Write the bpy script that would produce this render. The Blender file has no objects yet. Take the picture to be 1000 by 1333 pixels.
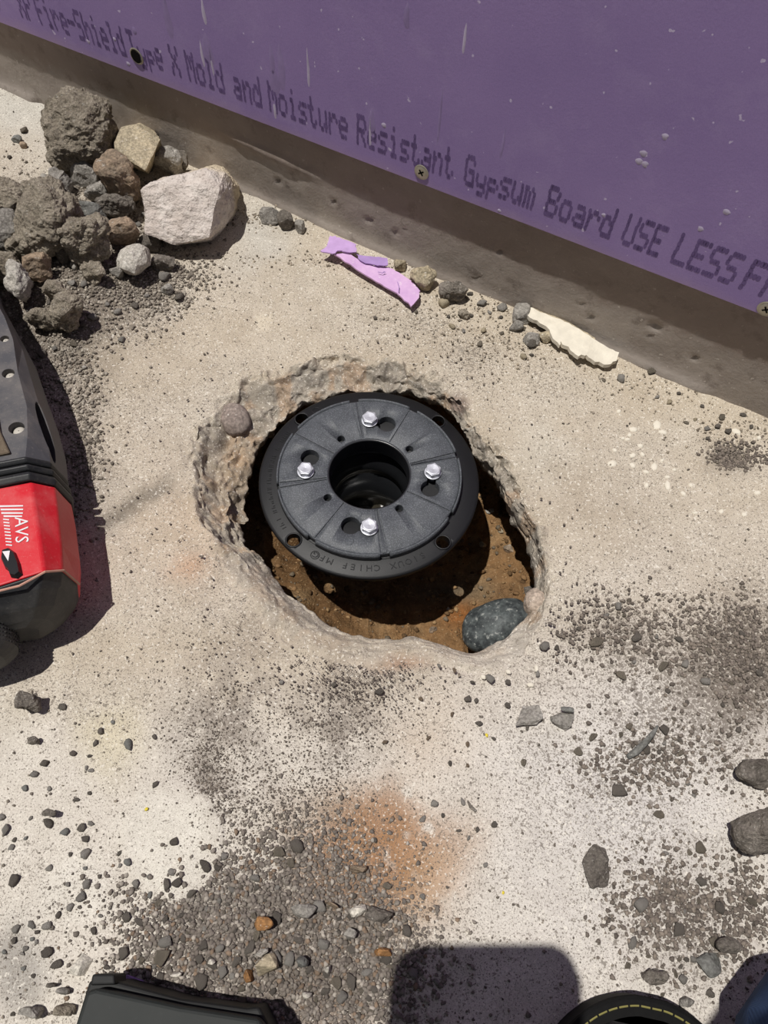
import bpy, bmesh, math, random
import numpy as np
from mathutils import Vector, Matrix, Euler
random.seed(7); rng = np.random.default_rng(11)
scene = bpy.context.scene
COL = scene.collection

# ------------------------------------------------------------------ camera
F = 1000.0; CX, CY = 500.0, 666.5            # focal length and centre in pixels of the 1000 x 1333 frame
NAD = (470.0, 1235.0); H = 0.444             # vanishing point of the plumb line, camera height above the slab
_d = np.array([NAD[0]-CX, NAD[1]-CY, F]); _d /= np.linalg.norm(_d)
_up = -_d
_fw = np.array([0, 0, 1.]) - _up*_up[2]; _fw /= np.linalg.norm(_fw)
_rt = np.cross(_fw, _up)
RW = np.array([_rt, _fw, _up])               # photo camera axes -> world axes
cam = bpy.data.cameras.new('camera'); camo = bpy.data.objects.new('camera', cam); COL.objects.link(camo)
cam.sensor_fit = 'VERTICAL'; cam.sensor_height = 24.0; cam.lens = 24.0*F/1333.0
cam.clip_start = 0.005; cam.clip_end = 50
m = np.array([RW@np.array([1, 0, 0.]), RW@np.array([0, -1, 0.]), RW@np.array([0, 0, -1.])]).T
M4 = Matrix([list(m[0])+[0], list(m[1])+[0], list(m[2])+[H], [0, 0, 0, 1]])
camo.matrix_world = M4
scene.camera = camo

# ------------------------------------------------------------------ light
SUN = (0.235, 0.06)                          # drift of a shadow to the right and away, per metre of drop
world = bpy.data.worlds.new('sky'); scene.world = world; world.use_nodes = True
bg = world.node_tree.nodes['Background']
bg.inputs[0].default_value = (0.86, 0.90, 1.0, 1); bg.inputs[1].default_value = 0.15
sl = bpy.data.lights.new('sun', 'SUN'); so = bpy.data.objects.new('sun', sl); COL.objects.link(so)
sl.energy = 3.75; sl.angle = math.radians(0.6); sl.color = (1.0, 0.965, 0.91)
so.rotation_euler = Vector((SUN[0], SUN[1], -1)).to_track_quat('-Z', 'Y').to_euler()
so.location = (-1, -.3, 3)
vs = scene.view_settings
vs.view_transform = 'Standard'; vs.look = 'None'; vs.gamma = 1.0; vs.exposure = 0.0; vs.use_curve_mapping = False

# ------------------------------------------------------------------ projection helpers
def ray(x, y): return RW@np.array([x-CX, y-CY, F])
def P(x, y, z=0.0):
    r = ray(x, y); t = (z-H)/r[2]; return np.array([0, 0, H])+t*r
def PX(X, Y, Z):
    d = np.stack([X, Y, Z-H], -1)@RW          # world -> photo camera
    return CX+F*d[..., 0]/d[..., 2], CY+F*d[..., 1]/d[..., 2]
WA = P(0, 109); WB = P(1000, 543)
WT = (WB-WA)/np.linalg.norm(WB-WA); WN = np.array([-WT[1], WT[0], 0.])     # along the wall, into the wall
def PW(x, y, off):                            # pixel -> (u, z) on the vertical plane standing off in front of the curb
    o = np.array([0, 0, H]); r = ray(x, y); k = ((WA+WN*off-o)@WN)/(r@WN); p = o+k*r
    return (p-WA)@WT, p[2]
def wallpt(u, z, off): return WA+WT*u+WN*off+np.array([0, 0, z])

# ------------------------------------------------------------------ noise
def _hash(i, j, k, s):
    h = (i.astype(np.int64)*374761393+j.astype(np.int64)*668265263+k.astype(np.int64)*2147483647+s*974711) & 0xffffffff
    h = ((h ^ (h >> 13))*1274126177) & 0xffffffff
    h = (h ^ (h >> 16)) & 0xffffff
    return h/float(0xffffff)*2-1
def noise3(p, s=0):
    p = np.asarray(p, float); f = np.floor(p); t = p-f; t = t*t*t*(t*(t*6-15)+10)
    i, j, k = f[..., 0], f[..., 1], f[..., 2]; out = 0
    for a in (0, 1):
        wa = t[..., 0] if a else 1-t[..., 0]
        for b in (0, 1):
            wb = t[..., 1] if b else 1-t[..., 1]
            for c in (0, 1):
                wc = t[..., 2] if c else 1-t[..., 2]
                out = out+wa*wb*wc*_hash(i+a, j+b, k+c, s)
    return out
def fbm(p, sc, o=4, s=0, g=.5):
    p = np.asarray(p, float)*sc; a = 1.; r = 0
    for n in range(o): r = r+a*noise3(p, s+n*17); p = p*2.03+3.1; a *= g
    return r
def ridged(p, sc, o=4, s=0):
    p = np.asarray(p, float)*sc; a = 1.; r = 0
    for n in range(o): r = r+a*(1-2*np.abs(noise3(p, s+n*17))); p = p*2.07+1.7; a *= .5
    return r
def sstep(a, b, x): t = np.clip((x-a)/(b-a), 0, 1); return t*t*(3-2*t)

# ------------------------------------------------------------------ object helpers
def tag(o, label=None, cat=None, group=None, kind=None):
    if label: o['label'] = label
    if cat: o['category'] = cat
    if group: o['group'] = group
    if kind: o['kind'] = kind
    return o
def link(name, me, mat=None, parent=None, smooth=False):
    o = bpy.data.objects.new(name, me); COL.objects.link(o)
    if mat is not None and not me.materials: me.materials.append(mat)
    if parent is not None: o.parent = parent
    if smooth: me.polygons.foreach_set('use_smooth', [True]*len(me.polygons))
    return o
def empty(name, loc, rz=0.0):
    o = bpy.data.objects.new(name, None); COL.objects.link(o); o.location = loc; o.rotation_euler = (0, 0, rz)
    o.empty_display_size = .01; return o
def mesh_py(name, v, f):
    me = bpy.data.meshes.new(name); me.from_pydata([tuple(map(float, q)) for q in v], [], [tuple(q) for q in f]); me.update(); return me
def mesh_np(name, v, f):                       # all faces with the same vertex count
    me = bpy.data.meshes.new(name); v = np.asarray(v, np.float32); f = np.asarray(f, np.int32); n = f.shape[1]
    me.vertices.add(len(v)); me.vertices.foreach_set('co', v.ravel())
    me.loops.add(f.size); me.loops.foreach_set('vertex_index', f.ravel())
    me.polygons.add(len(f)); me.polygons.foreach_set('loop_start', np.arange(0, f.size, n, dtype=np.int32))
    me.update(calc_edges=True); return me
def col_attr(me, name, rgb):
    a = me.color_attributes.new(name, 'FLOAT_COLOR', 'POINT'); rgb = np.asarray(rgb, np.float32)
    a.data.foreach_set('color', np.c_[rgb, np.ones(len(rgb), np.float32)].ravel())
def flt_attr(me, name, v):
    a = me.attributes.new(name, 'FLOAT', 'POINT'); a.data.foreach_set('value', np.asarray(v, np.float32))
def bm_mesh(name, bm):
    me = bpy.data.meshes.new(name); bm.to_mesh(me); bm.free(); return me
def lin(r, g, b):
    c = np.array([r, g, b])/255.; return tuple(np.where(c <= .04045, c/12.92, ((c+.055)/1.055)**2.4))
def bevel(o, w, seg=2, ang=30):
    b = o.modifiers.new('bevel', 'BEVEL'); b.width = w; b.segments = seg; b.limit_method = 'ANGLE'; b.angle_limit = math.radians(ang); b.harden_normals = False
    return o
def grid_faces(R, C, wrap=False):
    i = np.arange(R-1)[:, None]; j = np.arange(C if wrap else C-1)[None, :]; j2 = (j+1) % C
    return np.stack([i*C+j, i*C+j2, (i+1)*C+j2, (i+1)*C+j], -1).reshape(-1, 4)
def lathe(name, prof, n=64, close=True):       # prof: (r, z) loop
    p = np.array(prof, float); a = np.arange(n)*2*math.pi/n
    v = np.stack([p[:, None, 0]*np.cos(a), p[:, None, 0]*np.sin(a), np.repeat(p[:, 1:2], n, 1)], -1).reshape(-1, 3)
    if close: v2 = np.r_[v, ]
    f = grid_faces(len(p), n, True)
    if close:
        j = np.arange(n); L = (len(p)-1)*n; f = np.r_[f, np.stack([L+j, L+(j+1) % n, (j+1) % n, j], -1)]
    me = mesh_np(name, v, f); fix_normals(me); return me
def fix_normals(me):
    bm = bmesh.new(); bm.from_mesh(me); bmesh.ops.recalc_face_normals(bm, faces=bm.faces); bm.to_mesh(me); bm.free()
def prism(name, pts, z0, z1):                  # 2D outline to a solid
    n = len(pts); v = [(x, y, z0) for x, y in pts]+[(x, y, z1) for x, y in pts]
    f = [tuple(range(n))[::-1], tuple(range(n, 2*n))]+[(i, (i+1) % n, n+(i+1) % n, n+i) for i in range(n)]
    me = mesh_py(name, v, f); fix_normals(me); return me
def join_mesh(name, parts):                    # several (verts, faces) lists into one mesh
    V = []; Fc = []
    for v, f in parts:
        k = len(V); V += [tuple(q) for q in v]; Fc += [tuple(i+k for i in q) for q in f]
    return mesh_py(name, V, Fc)
def md(me): return [tuple(v.co) for v in me.vertices], [tuple(p.vertices) for p in me.polygons]
def xf(d, M): return [tuple(M@Vector(q)) for q in d[0]], d[1]
def tube(pts, r, n=6, closed=False):
    pts = [Vector(p) for p in pts]; V = []; Fc = []; m_ = len(pts)
    rr = r if hasattr(r, '__len__') else [r]*m_
    for i, p in enumerate(pts):
        a = pts[(i-1) % m_] if (closed or i) else p; b = pts[(i+1) % m_] if (closed or i < m_-1) else p
        t = (b-a).normalized(); s = t.cross(Vector((0, 0, 1)))
        if s.length < 1e-4: s = t.cross(Vector((0, 1, 0)))
        s.normalize(); u = s.cross(t)
        V += [tuple(p+(s*math.cos(k*2*math.pi/n)+u*math.sin(k*2*math.pi/n))*rr[i]) for k in range(n)]
    for i in range(m_ if closed else m_-1):
        for k in range(n):
            a = i*n+k; b = i*n+(k+1) % n; c = ((i+1) % m_)*n
            Fc.append((a, b, c+(k+1) % n, c+k))
    if not closed: Fc += [tuple(range(n))[::-1], tuple(range((m_-1)*n, m_*n))]
    return V, Fc
def boolean(me, cut, name):
    a = bpy.data.objects.new('tmp_a', me); b = bpy.data.objects.new('tmp_b', cut); COL.objects.link(a); COL.objects.link(b)
    md_ = a.modifiers.new('b', 'BOOLEAN'); md_.object = b; md_.operation = 'DIFFERENCE'; md_.solver = 'EXACT'
    bpy.context.view_layer.update()
    r = bpy.data.meshes.new_from_object(a.evaluated_get(bpy.context.evaluated_depsgraph_get()))
    bpy.data.objects.remove(a); bpy.data.objects.remove(b); r.name = name; return r
def text_mesh(s, size, ext=0.0):
    cu = bpy.data.curves.new('t', 'FONT'); cu.body = s; cu.size = size; cu.extrude = ext; cu.align_x = 'CENTER'; cu.align_y = 'CENTER'; cu.resolution_u = 2
    o = bpy.data.objects.new('tmp_t', cu); COL.objects.link(o); bpy.context.view_layer.update()
    me = bpy.data.meshes.new_from_object(o.evaluated_get(bpy.context.evaluated_depsgraph_get()))
    bpy.data.objects.remove(o); bpy.data.curves.remove(cu); return me

# ------------------------------------------------------------------ materials
class NT:
    def __init__(s, name):
        s.m = bpy.data.materials.new(name); s.m.use_nodes = True; s.t = s.m.node_tree; s.b = s.t.nodes['Principled BSDF']; s.tc = None
    def n(s, ty, **k):
        o = s.t.nodes.new(ty)
        for a, b in k.items(): setattr(o, a, b)
        return o
    def l(s, a, b): s.t.links.new(a, b)
    def co(s):
        if not s.tc: s.tc = s.n('ShaderNodeTexCoord')
        return s.tc.outputs['Object']
    def noise(s, sc, det=4, rough=.6, vec=None):
        o = s.n('ShaderNodeTexNoise'); o.inputs['Scale'].default_value = sc; o.inputs['Detail'].default_value = det; o.inputs['Roughness'].default_value = rough
        s.l(vec or s.co(), o.inputs['Vector']); return o.outputs['Fac']
    def vor(s, sc, feat='F1', out='Distance'):
        o = s.n('ShaderNodeTexVoronoi', feature=feat); o.inputs['Scale'].default_value = sc; s.l(s.co(), o.inputs['Vector']); return o.outputs[out]
    def ramp(s, fac, a, b, c0=(0, 0, 0), c1=(1, 1, 1)):
        o = s.n('ShaderNodeValToRGB'); e = o.color_ramp.elements; e[0].position = a; e[1].position = b; e[0].color = (*c0, 1); e[1].color = (*c1, 1)
        s.l(fac, o.inputs[0]); return o.outputs[0]
    def mix(s, fac, a, b, bt='MIX'):
        o = s.n('ShaderNodeMix', data_type='RGBA', blend_type=bt)
        for i, v in ((0, fac), (6, a), (7, b)):
            if hasattr(v, 'links'): s.l(v, o.inputs[i])
            elif i == 0: o.inputs[0].default_value = v
            else: o.inputs[i].default_value = (*v, 1)
        return o.outputs[2]
    def math(s, op, a, b=0.0):
        o = s.n('ShaderNodeMath', operation=op)
        for i, v in ((0, a), (1, b)):
            if hasattr(v, 'links'): s.l(v, o.inputs[i])
            else: o.inputs[i].default_value = v
        return o.outputs[0]
    def attr(s, name, out='Color'):
        o = s.n('ShaderNodeAttribute', attribute_name=name); return o.outputs[out]
    def bump(s, h, st, dist=.001):
        o = s.n('ShaderNodeBump'); o.inputs['Strength'].default_value = st; o.inputs['Distance'].default_value = dist; s.l(h, o.inputs['Height']); s.l(o.outputs[0], s.b.inputs['Normal'])
    def out(s, col=None, rough=.9, metal=0, spec=.3):
        if col is not None:
            if hasattr(col, 'links'): s.l(col, s.b.inputs['Base Color'])
            else: s.b.inputs['Base Color'].default_value = (*col, 1)
        if hasattr(rough, 'links'): s.l(rough, s.b.inputs['Roughness'])
        else: s.b.inputs['Roughness'].default_value = rough
        s.b.inputs['Metallic'].default_value = metal; s.b.inputs['Specular IOR Level'].default_value = spec
        return s.m
MATS = {}
def rockmat(name, rgb, rgb2=None, sc=60, bump=.6, dust=None):
    if name in MATS: return MATS[name]
    t = NT(name); a = lin(*rgb); b = lin(*(rgb2 or [c*.62 for c in rgb]))
    c = t.mix(t.ramp(t.noise(sc, 6, .7), .36, .62), b, a)
    c = t.mix(t.ramp(t.noise(sc*9, 3, .6), .42, .6), t.mix(.38, c, (.03, .026, .022)), c)
    c = t.mix(t.ramp(t.noise(sc*6, 2, .5), .64, .74), c, t.mix(.45, c, (.75, .72, .66)))
    oi = t.n('ShaderNodeObjectInfo'); hs = t.n('ShaderNodeHueSaturation'); t.l(c, hs.inputs['Color'])
    t.l(t.math('ADD', t.math('MULTIPLY', oi.outputs['Random'], .4), .95), hs.inputs['Value'])
    h = t.math('ADD', t.noise(sc*5, 6, .75), t.math('MULTIPLY', t.noise(sc*16, 3, .6), .5))
    t.bump(h, bump, .0035); MATS[name] = t.out(hs.outputs[0], .95, 0, .15); return MATS[name]
def plain(name, rgb, rough=.6, metal=0, spec=.4, var=.12, bump=0, sc=120):
    if name in MATS: return MATS[name]
    t = NT(name); a = np.array(lin(*rgb)); c = t.mix(t.ramp(t.noise(sc, 4, .6), .3, .7), tuple(a*(1-var)), tuple(np.minimum(a*(1+var), 1)))
    if bump: t.bump(t.noise(sc*4, 3, .6), bump, .0006)
    MATS[name] = t.out(c, rough, metal, spec); return MATS[name]
def dusty(name, rgb, dust=(150, 142, 132), amt=.5, rough=.55, sc=90, bump=.15):
    if name in MATS: return MATS[name]
    t = NT(name); f = t.math('MULTIPLY', t.ramp(t.math('MULTIPLY', t.noise(sc, 6, .75), t.noise(sc*.35, 3, .6)), .2, .42), amt)
    c = t.mix(f, lin(*rgb), lin(*dust)); c = t.mix(t.math('MULTIPLY', t.ramp(t.noise(sc*12, 2, .5), .62, .72), amt*.5), c, lin(*dust))
    t.bump(t.noise(sc*5, 4, .7), bump, .0008); MATS[name] = t.out(c, t.math('ADD', t.math('MULTIPLY', f, .4), rough), 0, .4); return MATS[name]

# concrete slab: colours of stains and dust come from the mesh ('tint'), how gritty it is from 'grit'
t = NT('slab_concrete'); base = t.attr('tint'); grit = t.attr('grit', 'Fac')
c = t.mix(t.ramp(t.noise(45, 5, .65), .3, .7), t.mix(.16, base, (.2, .16, .12)), t.mix(.10, base, (1, .97, .9)))
c = t.mix(t.math('MULTIPLY', t.ramp(t.noise(1500, 2, .6), .50, .60), .45), c, t.mix(.6, c, (.25, .2, .16)))
thr = t.math('SUBTRACT', .675, t.math('MULTIPLY', grit, .20))
n1 = t.math('GREATER_THAN', t.noise(430, 3, .62), thr); n2 = t.math('GREATER_THAN', t.noise(1000, 2, .6), t.math('SUBTRACT', .635, t.math('MULTIPLY', grit, .14)))
c = t.mix(t.math('MULTIPLY', t.math('MAXIMUM', n1, n2), .70), c, t.mix(t.noise(80, 2), lin(96, 87, 79), lin(124, 115, 105)))
c = t.mix(t.math('MULTIPLY', t.ramp(t.noise(620, 2, .5), .60, .68), .6), c, lin(242, 236, 224))
t.bump(t.math('ADD', t.noise(260, 6, .7), t.math('MULTIPLY', t.noise(1100, 3, .6), .6)), .55, .0022)
M_SLAB = t.out(c, .95, 0, .15)
t = NT('pit_soil'); base = t.attr('tint')
c = t.mix(t.ramp(t.noise(120, 6, .7), .35, .65), t.mix(.45, base, (.03, .02, .012)), base)
c = t.mix(t.math('MULTIPLY', t.ramp(t.noise(600, 2, .5), .62, .7), .5), c, lin(190, 165, 130))
t.bump(t.math('ADD', t.noise(180, 6, .75), t.noise(700, 3, .6)), .7, .003); M_SOIL = t.out(c, .97, 0, .1)
t = NT('grain'); c = t.attr('tint'); t.bump(t.noise(900, 3, .6), .4, .001); M_GRAIN = t.out(c, .95, 0, .15)

# ------------------------------------------------------------------ slab with the broken hole
def periodic(px, vals=None):
    W = np.array([P(*p) for p in px]); return W
HC = P(480, 668)[:2]
Opx = [(450,470),(500,471),(540,477),(575,497),(607,530),(628,563),(652,598),(684,640),(706,680),(716,720),(718,760),(712,800),(682,850),(622,876),(575,866),(530,858),(480,862),(420,850),(366,822),(316,772),(273,705),(250,640),(246,600),(255,560),(285,522),(320,498),(360,484),(400,476)]
Ipx = [(420,522,-.020),(480,509,-.016),(540,511,-.016),(588,540,-.017),(617,574,-.018),(634,606,-.024),(656,642,-.028),(672,674,-.030),(689,705,-.030),(699,745,-.028),(694,790,-.024),(660,831,-.018),(617,851,-.016),(578,838,-.016),(532,828,-.016),(490,832,-.016),(440,818,-.018),(395,790,-.024),(352,742,-.032),(322,694,-.036),(314,648,-.036),(334,604,-.030),(346,566,-.025),(376,541,-.022)]
def polar(W):
    d = W[:, :2]-HC; a = np.arctan2(d[:, 1], d[:, 0]); r = np.hypot(d[:, 0], d[:, 1]); o = np.argsort(a); return a[o], r[o], o
NTH = 1200
TH = -math.pi+2*math.pi*np.arange(NTH)/NTH
def interp(a, v, w=18):
    y = np.interp(TH, a, v, period=2*math.pi); k = np.hanning(w*2+1); k /= k.sum()
    return np.convolve(np.r_[y[-w:], y, y[:w]], k, 'valid')
WO = np.array([P(*p) for p in Opx]); aO, rO, oO = polar(WO)
WI = np.array([P(*p) for p in Ipx]); aI, rI, oI = polar(WI)
RO = interp(aO, rO, 12); RI = interp(aI, rI, 8); ZI = interp(aI, WI[oI, 2], 14)
cir = np.stack([np.cos(TH), np.sin(TH), 0*TH], -1)
back = sstep(-.25, .35, np.cos(TH-math.radians(110)))             # broken face at the far side and on the left
right_ = sstep(.5, 1., np.cos(TH-math.radians(5)))
left_ = sstep(.3, .9, np.cos(TH-math.radians(200)))
RI = RI+.0022*fbm(cir*1.0, 7, 4, 5)*(.6+back)
RO = RO+.003*fbm(cir*1.0, 6, 4, 9)
rough = np.clip(.25+back+.7*right_+.25*left_, 0, 1.25)
RI = np.minimum(RI, RO-.003)
def hfun(X, Y):                                # relief of the slab and the rubble lying on it
    p = np.stack([X, Y, 0*X], -1); u, v = PX(X, Y, 0*X)
    h = .0022*fbm(p, 9, 3, 2)+.0007*fbm(p, 60, 3, 4)
    g = lambda cx, cy, rx, ry: np.exp(-(((u-cx)/rx)**2+((v-cy)/ry)**2))
    h = h+.012*g(70, 330, 110, 90)+.010*g(110, 400, 70, 60)+.004*g(370, 1240, 170, 110)+.004*g(980, 880, 90, 90)+.003*g(570, 380, 70, 25)
    h = h-.003*g(960, 592, 40, 16)*2
    cr = np.abs((v-(690-.70*(u-130)))*.82); on = sstep(120, 140, u)*sstep(240, 205, u)
    h = h-.0035*np.exp(-(cr/11)**2)*on
    ring = np.abs(np.hypot((u-225)/68, (v-1095)/82)-1); h = h+.0012*sstep(1.05, .9, np.hypot((u-225)/68, (v-1095)/82))
    ed = sstep(0, 14, (u-(128+(v-690)*.18)))*sstep(0, 12, v-690)*sstep(880, 800, v)*sstep(40, 24, u-(128+(v-690)*.18)); h = h+.0012*ed
    return h
CAMLINE = WN[:2]@(WA[:2]+WN[:2]*.02)
dn = np.cos(TH)*WN[0]+np.sin(TH)*WN[1]
Rwall = np.where(dn > .02, (CAMLINE-HC@WN[:2])/np.maximum(dn, .02), 9.)
ROUT = np.minimum(Rwall, 2.4); RMID = np.minimum(ROUT*.985, .52)
rows = []; wallmask = []; kinds = []
for s in np.linspace(0, 1, 15)[1:][::-1]:
    r = RMID+(ROUT-RMID)*s**2; rows.append((r, 0*r, 0))
NM = 200
for s in (np.linspace(0, 1, NM)**1.35)[::-1]:
    r = RO+(RMID-RO)*s; rows.append((r, 0*r, 0))
NW = 34
for i in range(1, NW+1):
    s = i/NW; r = RO+(RI-RO)*s; e = 2.0-1.15*np.clip(back+.5*right_, 0, 1); rows.append((r, ZI*s**e, s))
for k, (dr, dz) in enumerate([(.0005, -.003), (.002, -.006), (.006, -.010), (.014, -.016), (.03, -.02), (.05, -.022)]):
    rows.append((RI+dr+.003*fbm(cir+k*.05, 9, 3, 33)*(k > 0), ZI+dz, 1.0+k*.01))
Rr = np.array([q[0] for q in rows]); Zr = np.array([q[1] for q in rows]); Sr = np.array([q[2]+0*TH for q in rows])
X = HC[0]+Rr*np.cos(TH); Y = HC[1]+Rr*np.sin(TH)
p3 = np.stack([X, Y, Zr], -1)
wm = np.where(Sr > 0, 1, np.exp(-((Rr-RO)/.004)**2))              # weight of the broken-face relief
wm = wm*np.where(Sr > .999, .5, 1)
an = np.stack([X, Y*1.0, Zr*1.6], -1)
chunk = ridged(an+.01*fbm(p3, 60, 2, 71)[..., None], 42, 4, 50)
disp = wm*rough*(.0026*fbm(an, 34, 4, 21)+.0032*(chunk-.4)+.0007*fbm(an, 220, 2, 61))
disp += wm*(1-np.clip(rough, 0, 1))*(.0012*fbm(np.stack([X*.5+Y, Y*2, Zr*3], -1), 60, 3, 77))
Zr = Zr+np.where(Sr > .999, 0, hfun(X, Y)*np.where(Sr > 0, 1-Sr, 1))+disp
rad = wm*rough*(.0026*fbm(an+5, 36, 4, 91)+.0010*fbm(an+5, 160, 3, 93))
X = X+rad*np.cos(TH); Y = Y+rad*np.sin(TH)
uu, vv = PX(X, Y, Zr)
# gentle fall of the slab surface towards the hole
Zr = Zr-np.where(Sr == 0, .004*np.exp(-(Rr-RO)/.02), .004*(1-Sr))
# cavity under the embedded cobble
cv = np.exp(-(((uu-293)+(vv-572)*.5)/9)**2-((vv-574)/15)**2); Zr = Zr-.010*cv
def blob(cx, cy, rx, ry, rot=0, pw=1.0):
    a = math.radians(rot); dx = uu-cx+14*W1; dy = vv-cy+14*W2
    x = (dx*math.cos(a)+dy*math.sin(a))/rx; y = (-dx*math.sin(a)+dy*math.cos(a))/ry
    return np.exp(-(x*x+y*y)**pw)
q3 = np.stack([X, Y, 0*X], -1)
W1 = fbm(q3, 30, 4, 101); W2 = fbm(q3, 30, 4, 111); W3 = fbm(q3, 16, 4, 121); W4 = fbm(q3, 90, 3, 131)
def paint(tint, mask, rgb, k=1.0):
    mk = np.clip(mask*k, 0, 1)[..., None]; return tint*(1-mk)+np.array(lin(*rgb))*mk
tint = np.empty(X.shape+(3,)); tint[:] = lin(197, 184, 164)
tint = paint(tint, sstep(-.5, .8, W3), (206, 196, 180), .7)
tint = paint(tint, sstep(830, 1000, vv), (222, 215, 204), .95)
tint = paint(tint, blob(820, 1050, 190, 240), (216, 212, 208), .9)
tint = paint(tint, blob(40, 140, 120, 60, 20), (205, 203, 196), .8)
tint = paint(tint, blob(330, 300, 60, 60), (197, 195, 188), .7)
tint = paint(tint, blob(560, 450, 130, 50, 20), (178, 166, 148), .4)
tint = paint(tint, blob(760, 640, 110, 50, 20), (166, 152, 134), .45)
tint = paint(tint, blob(250, 690, 60, 90, -30), (196, 168, 140), .45)
tint = paint(tint, blob(245, 745, 26, 20), (196, 140, 96), .55)
tint = paint(tint, blob(150, 480, 70, 90, 30), (176, 162, 142), .4)
tint = paint(tint, blob(330, 660, 90, 190, -30), (186, 176, 162), .4)
tint = paint(tint, blob(150, 965, 40, 50), (212, 200, 160), .55)
tint = paint(tint, blob(515, 855, 36, 12), (160, 104, 60), .6)
tint = paint(tint, blob(560, 960, 50, 60, 20), (206, 180, 150), .35)
gy = np.maximum.reduce([blob(300, 930, 60, 95, 12), blob(440, 940, 70, 50), blob(272, 1010, 26, 60), blob(470, 880, 60, 30)*.6])
tint = paint(tint, gy*sstep(-.6, .5, W4+.4), (134, 124, 115), .8)
tint = paint(tint, blob(800, 820, 90, 40, 20), (150, 140, 130), .35)
tint = paint(tint, blob(975, 880, 70, 90), (120, 110, 102), .9)
tint = paint(tint, blob(900, 1200, 80, 80, -30), (140, 131, 124), .4)
tint = paint(tint, blob(500, 1112, 110, 92, 15, 2.5)*sstep(-1.0, -.35, W4+.2*W3), (168, 122, 80), 1.0)
tint = paint(tint, blob(560, 1165, 40, 90, 25), (196, 164, 130), .55)
tint = paint(tint, blob(400, 1060, 60, 40), (150, 128, 106), .6)
tint = paint(tint, blob(380, 1245, 150, 110, 0, 1.6), (116, 106, 98), .95)
tint = paint(tint, blob(420, 1290, 60, 60), (134, 108, 90), .6)
tint = paint(tint, blob(440, 1150, 40, 60), (150, 112, 80), .7)
tint = paint(tint, blob(225, 1095, 62, 74, -10, 3), (230, 225, 213), .95)
tint = paint(tint, blob(100, 1170, 50, 45, 0, 2), (228, 223, 212), .8)
tint = paint(tint, blob(700, 580, 40, 50), (208, 202, 188), .5)
tint = paint(tint, blob(700, 750, 50, 40, 0), (205, 196, 180), .5)
tint = paint(tint, blob(335, 409, 15, 15, 0, 3), (222, 210, 188), .9)
tint = paint(tint, blob(80, 335, 130, 85, 10, 1.8), (112, 103, 93), 1.0)
tint = paint(tint, blob(60, 440, 80, 70, 0, 1.5), (112, 104, 94), .95)
tint = paint(tint, blob(105, 560, 36, 130, -14, 1.5), (140, 130, 120), .6)
tint = paint(tint, blob(30, 1260, 40, 60, 0, 2), (150, 147, 142), .7)
crk = np.abs((vv-(690-.70*(uu-130)))*.82+6*W4); tint = paint(tint, np.exp(-(crk/13)**2)*sstep(118, 140, uu)*sstep(245, 205, uu), (126, 118, 106), .85)
tint = paint(tint, blob(955, 592, 36, 13, 22), (120, 110, 100), .8)
broken = np.where(Sr > 0, sstep(0, .25, Sr), 0)*np.clip(rough, 0, 1)
tint = paint(tint, broken, (158, 150, 138), .8)
tint = paint(tint, broken*sstep(.1, .7, W4), (176, 140, 104), .5)
tint = paint(tint, broken*sstep(.15, .6, -W4), (124, 116, 106), .5)
tint = paint(tint, broken*blob(315, 610, 40, 50), (178, 148, 112), .6)
tint = paint(tint, blob(598, 517, 16, 14, 0, 2), (120, 94, 84), .8)
tint = paint(tint, np.where(Sr > 0, 1, 0)*blob(270, 560, 40, 60), (148, 140, 128), .5)
grit = .22+.0*uu
for a_, k_ in ((gy, .7), (blob(800, 820, 110, 55, 20), .55), (blob(960, 880, 90, 100), .9), (blob(900, 1210, 90, 90, -30), .6), (blob(380, 1230, 170, 130, 0, 1.5), .85), (blob(60, 380, 150, 120), .8), (blob(600, 450, 110, 40, 20), .4), (blob(110, 1050, 120, 160), .35), (blob(820, 1000, 120, 140), .25), (blob(130, 900, 100, 60), .2), (blob(500, 1105, 95, 72), .05), (blob(180, 450, 60, 50, 30), .4)):
    grit = grit+a_*k_
grit = grit*(1-.85*blob(225, 1095, 62, 74, -10, 3))*(1-.6*broken)*np.where(Sr > 0, .35, 1)
grit = np.clip(grit*(.75+.5*W3), .02, 1)
fl = mesh_np('floor', np.stack([X, Y, Zr], -1).reshape(-1, 3), grid_faces(*X.shape, True)[:, ::-1])
col_attr(fl, 'tint', tint.reshape(-1, 3)); flt_attr(fl, 'grit', grit.ravel())
fix_normals(fl)
floor = tag(link('floor', fl, M_SLAB, smooth=True), 'pale dusty concrete slab broken open around the drain', kind='structure')
NROW_O = 14+NM-1

# ------------------------------------------------------------------ soil in the pit
nr = 90; S = np.linspace(0, 1, nr)[:, None]; RP = RI+.052; r = RP*S
X2 = HC[0]+r*np.cos(TH[::3]) if False else None
T3 = TH[::3]; RP3 = RP[::3]; r = RP3*S; XP_ = HC[0]+r*np.cos(T3); YP_ = HC[1]+r*np.sin(T3)
p = np.stack([XP_, YP_, 0*XP_], -1)
def soil_z(X, Y, S_, T_):
    lf = np.clip(np.cos(T_-math.radians(205)), 0, 1)
    q = np.stack([X, Y, 0*X], -1)
    return -.108+(.045*lf+.012)*S_**2.2+.007*fbm(q, 24, 4, 200)+.003*ridged(q, 70, 3, 210)
ZP_ = soil_z(XP_, YP_, S, T3)
rimk = sstep(.86, 1.0, S); ZP_ = ZP_*(1-rimk)+(ZI[::3]-.012)*rimk
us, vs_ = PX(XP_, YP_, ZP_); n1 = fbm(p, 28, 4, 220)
ts = np.empty(XP_.shape+(3,)); ts[:] = lin(150, 116, 80)
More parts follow.
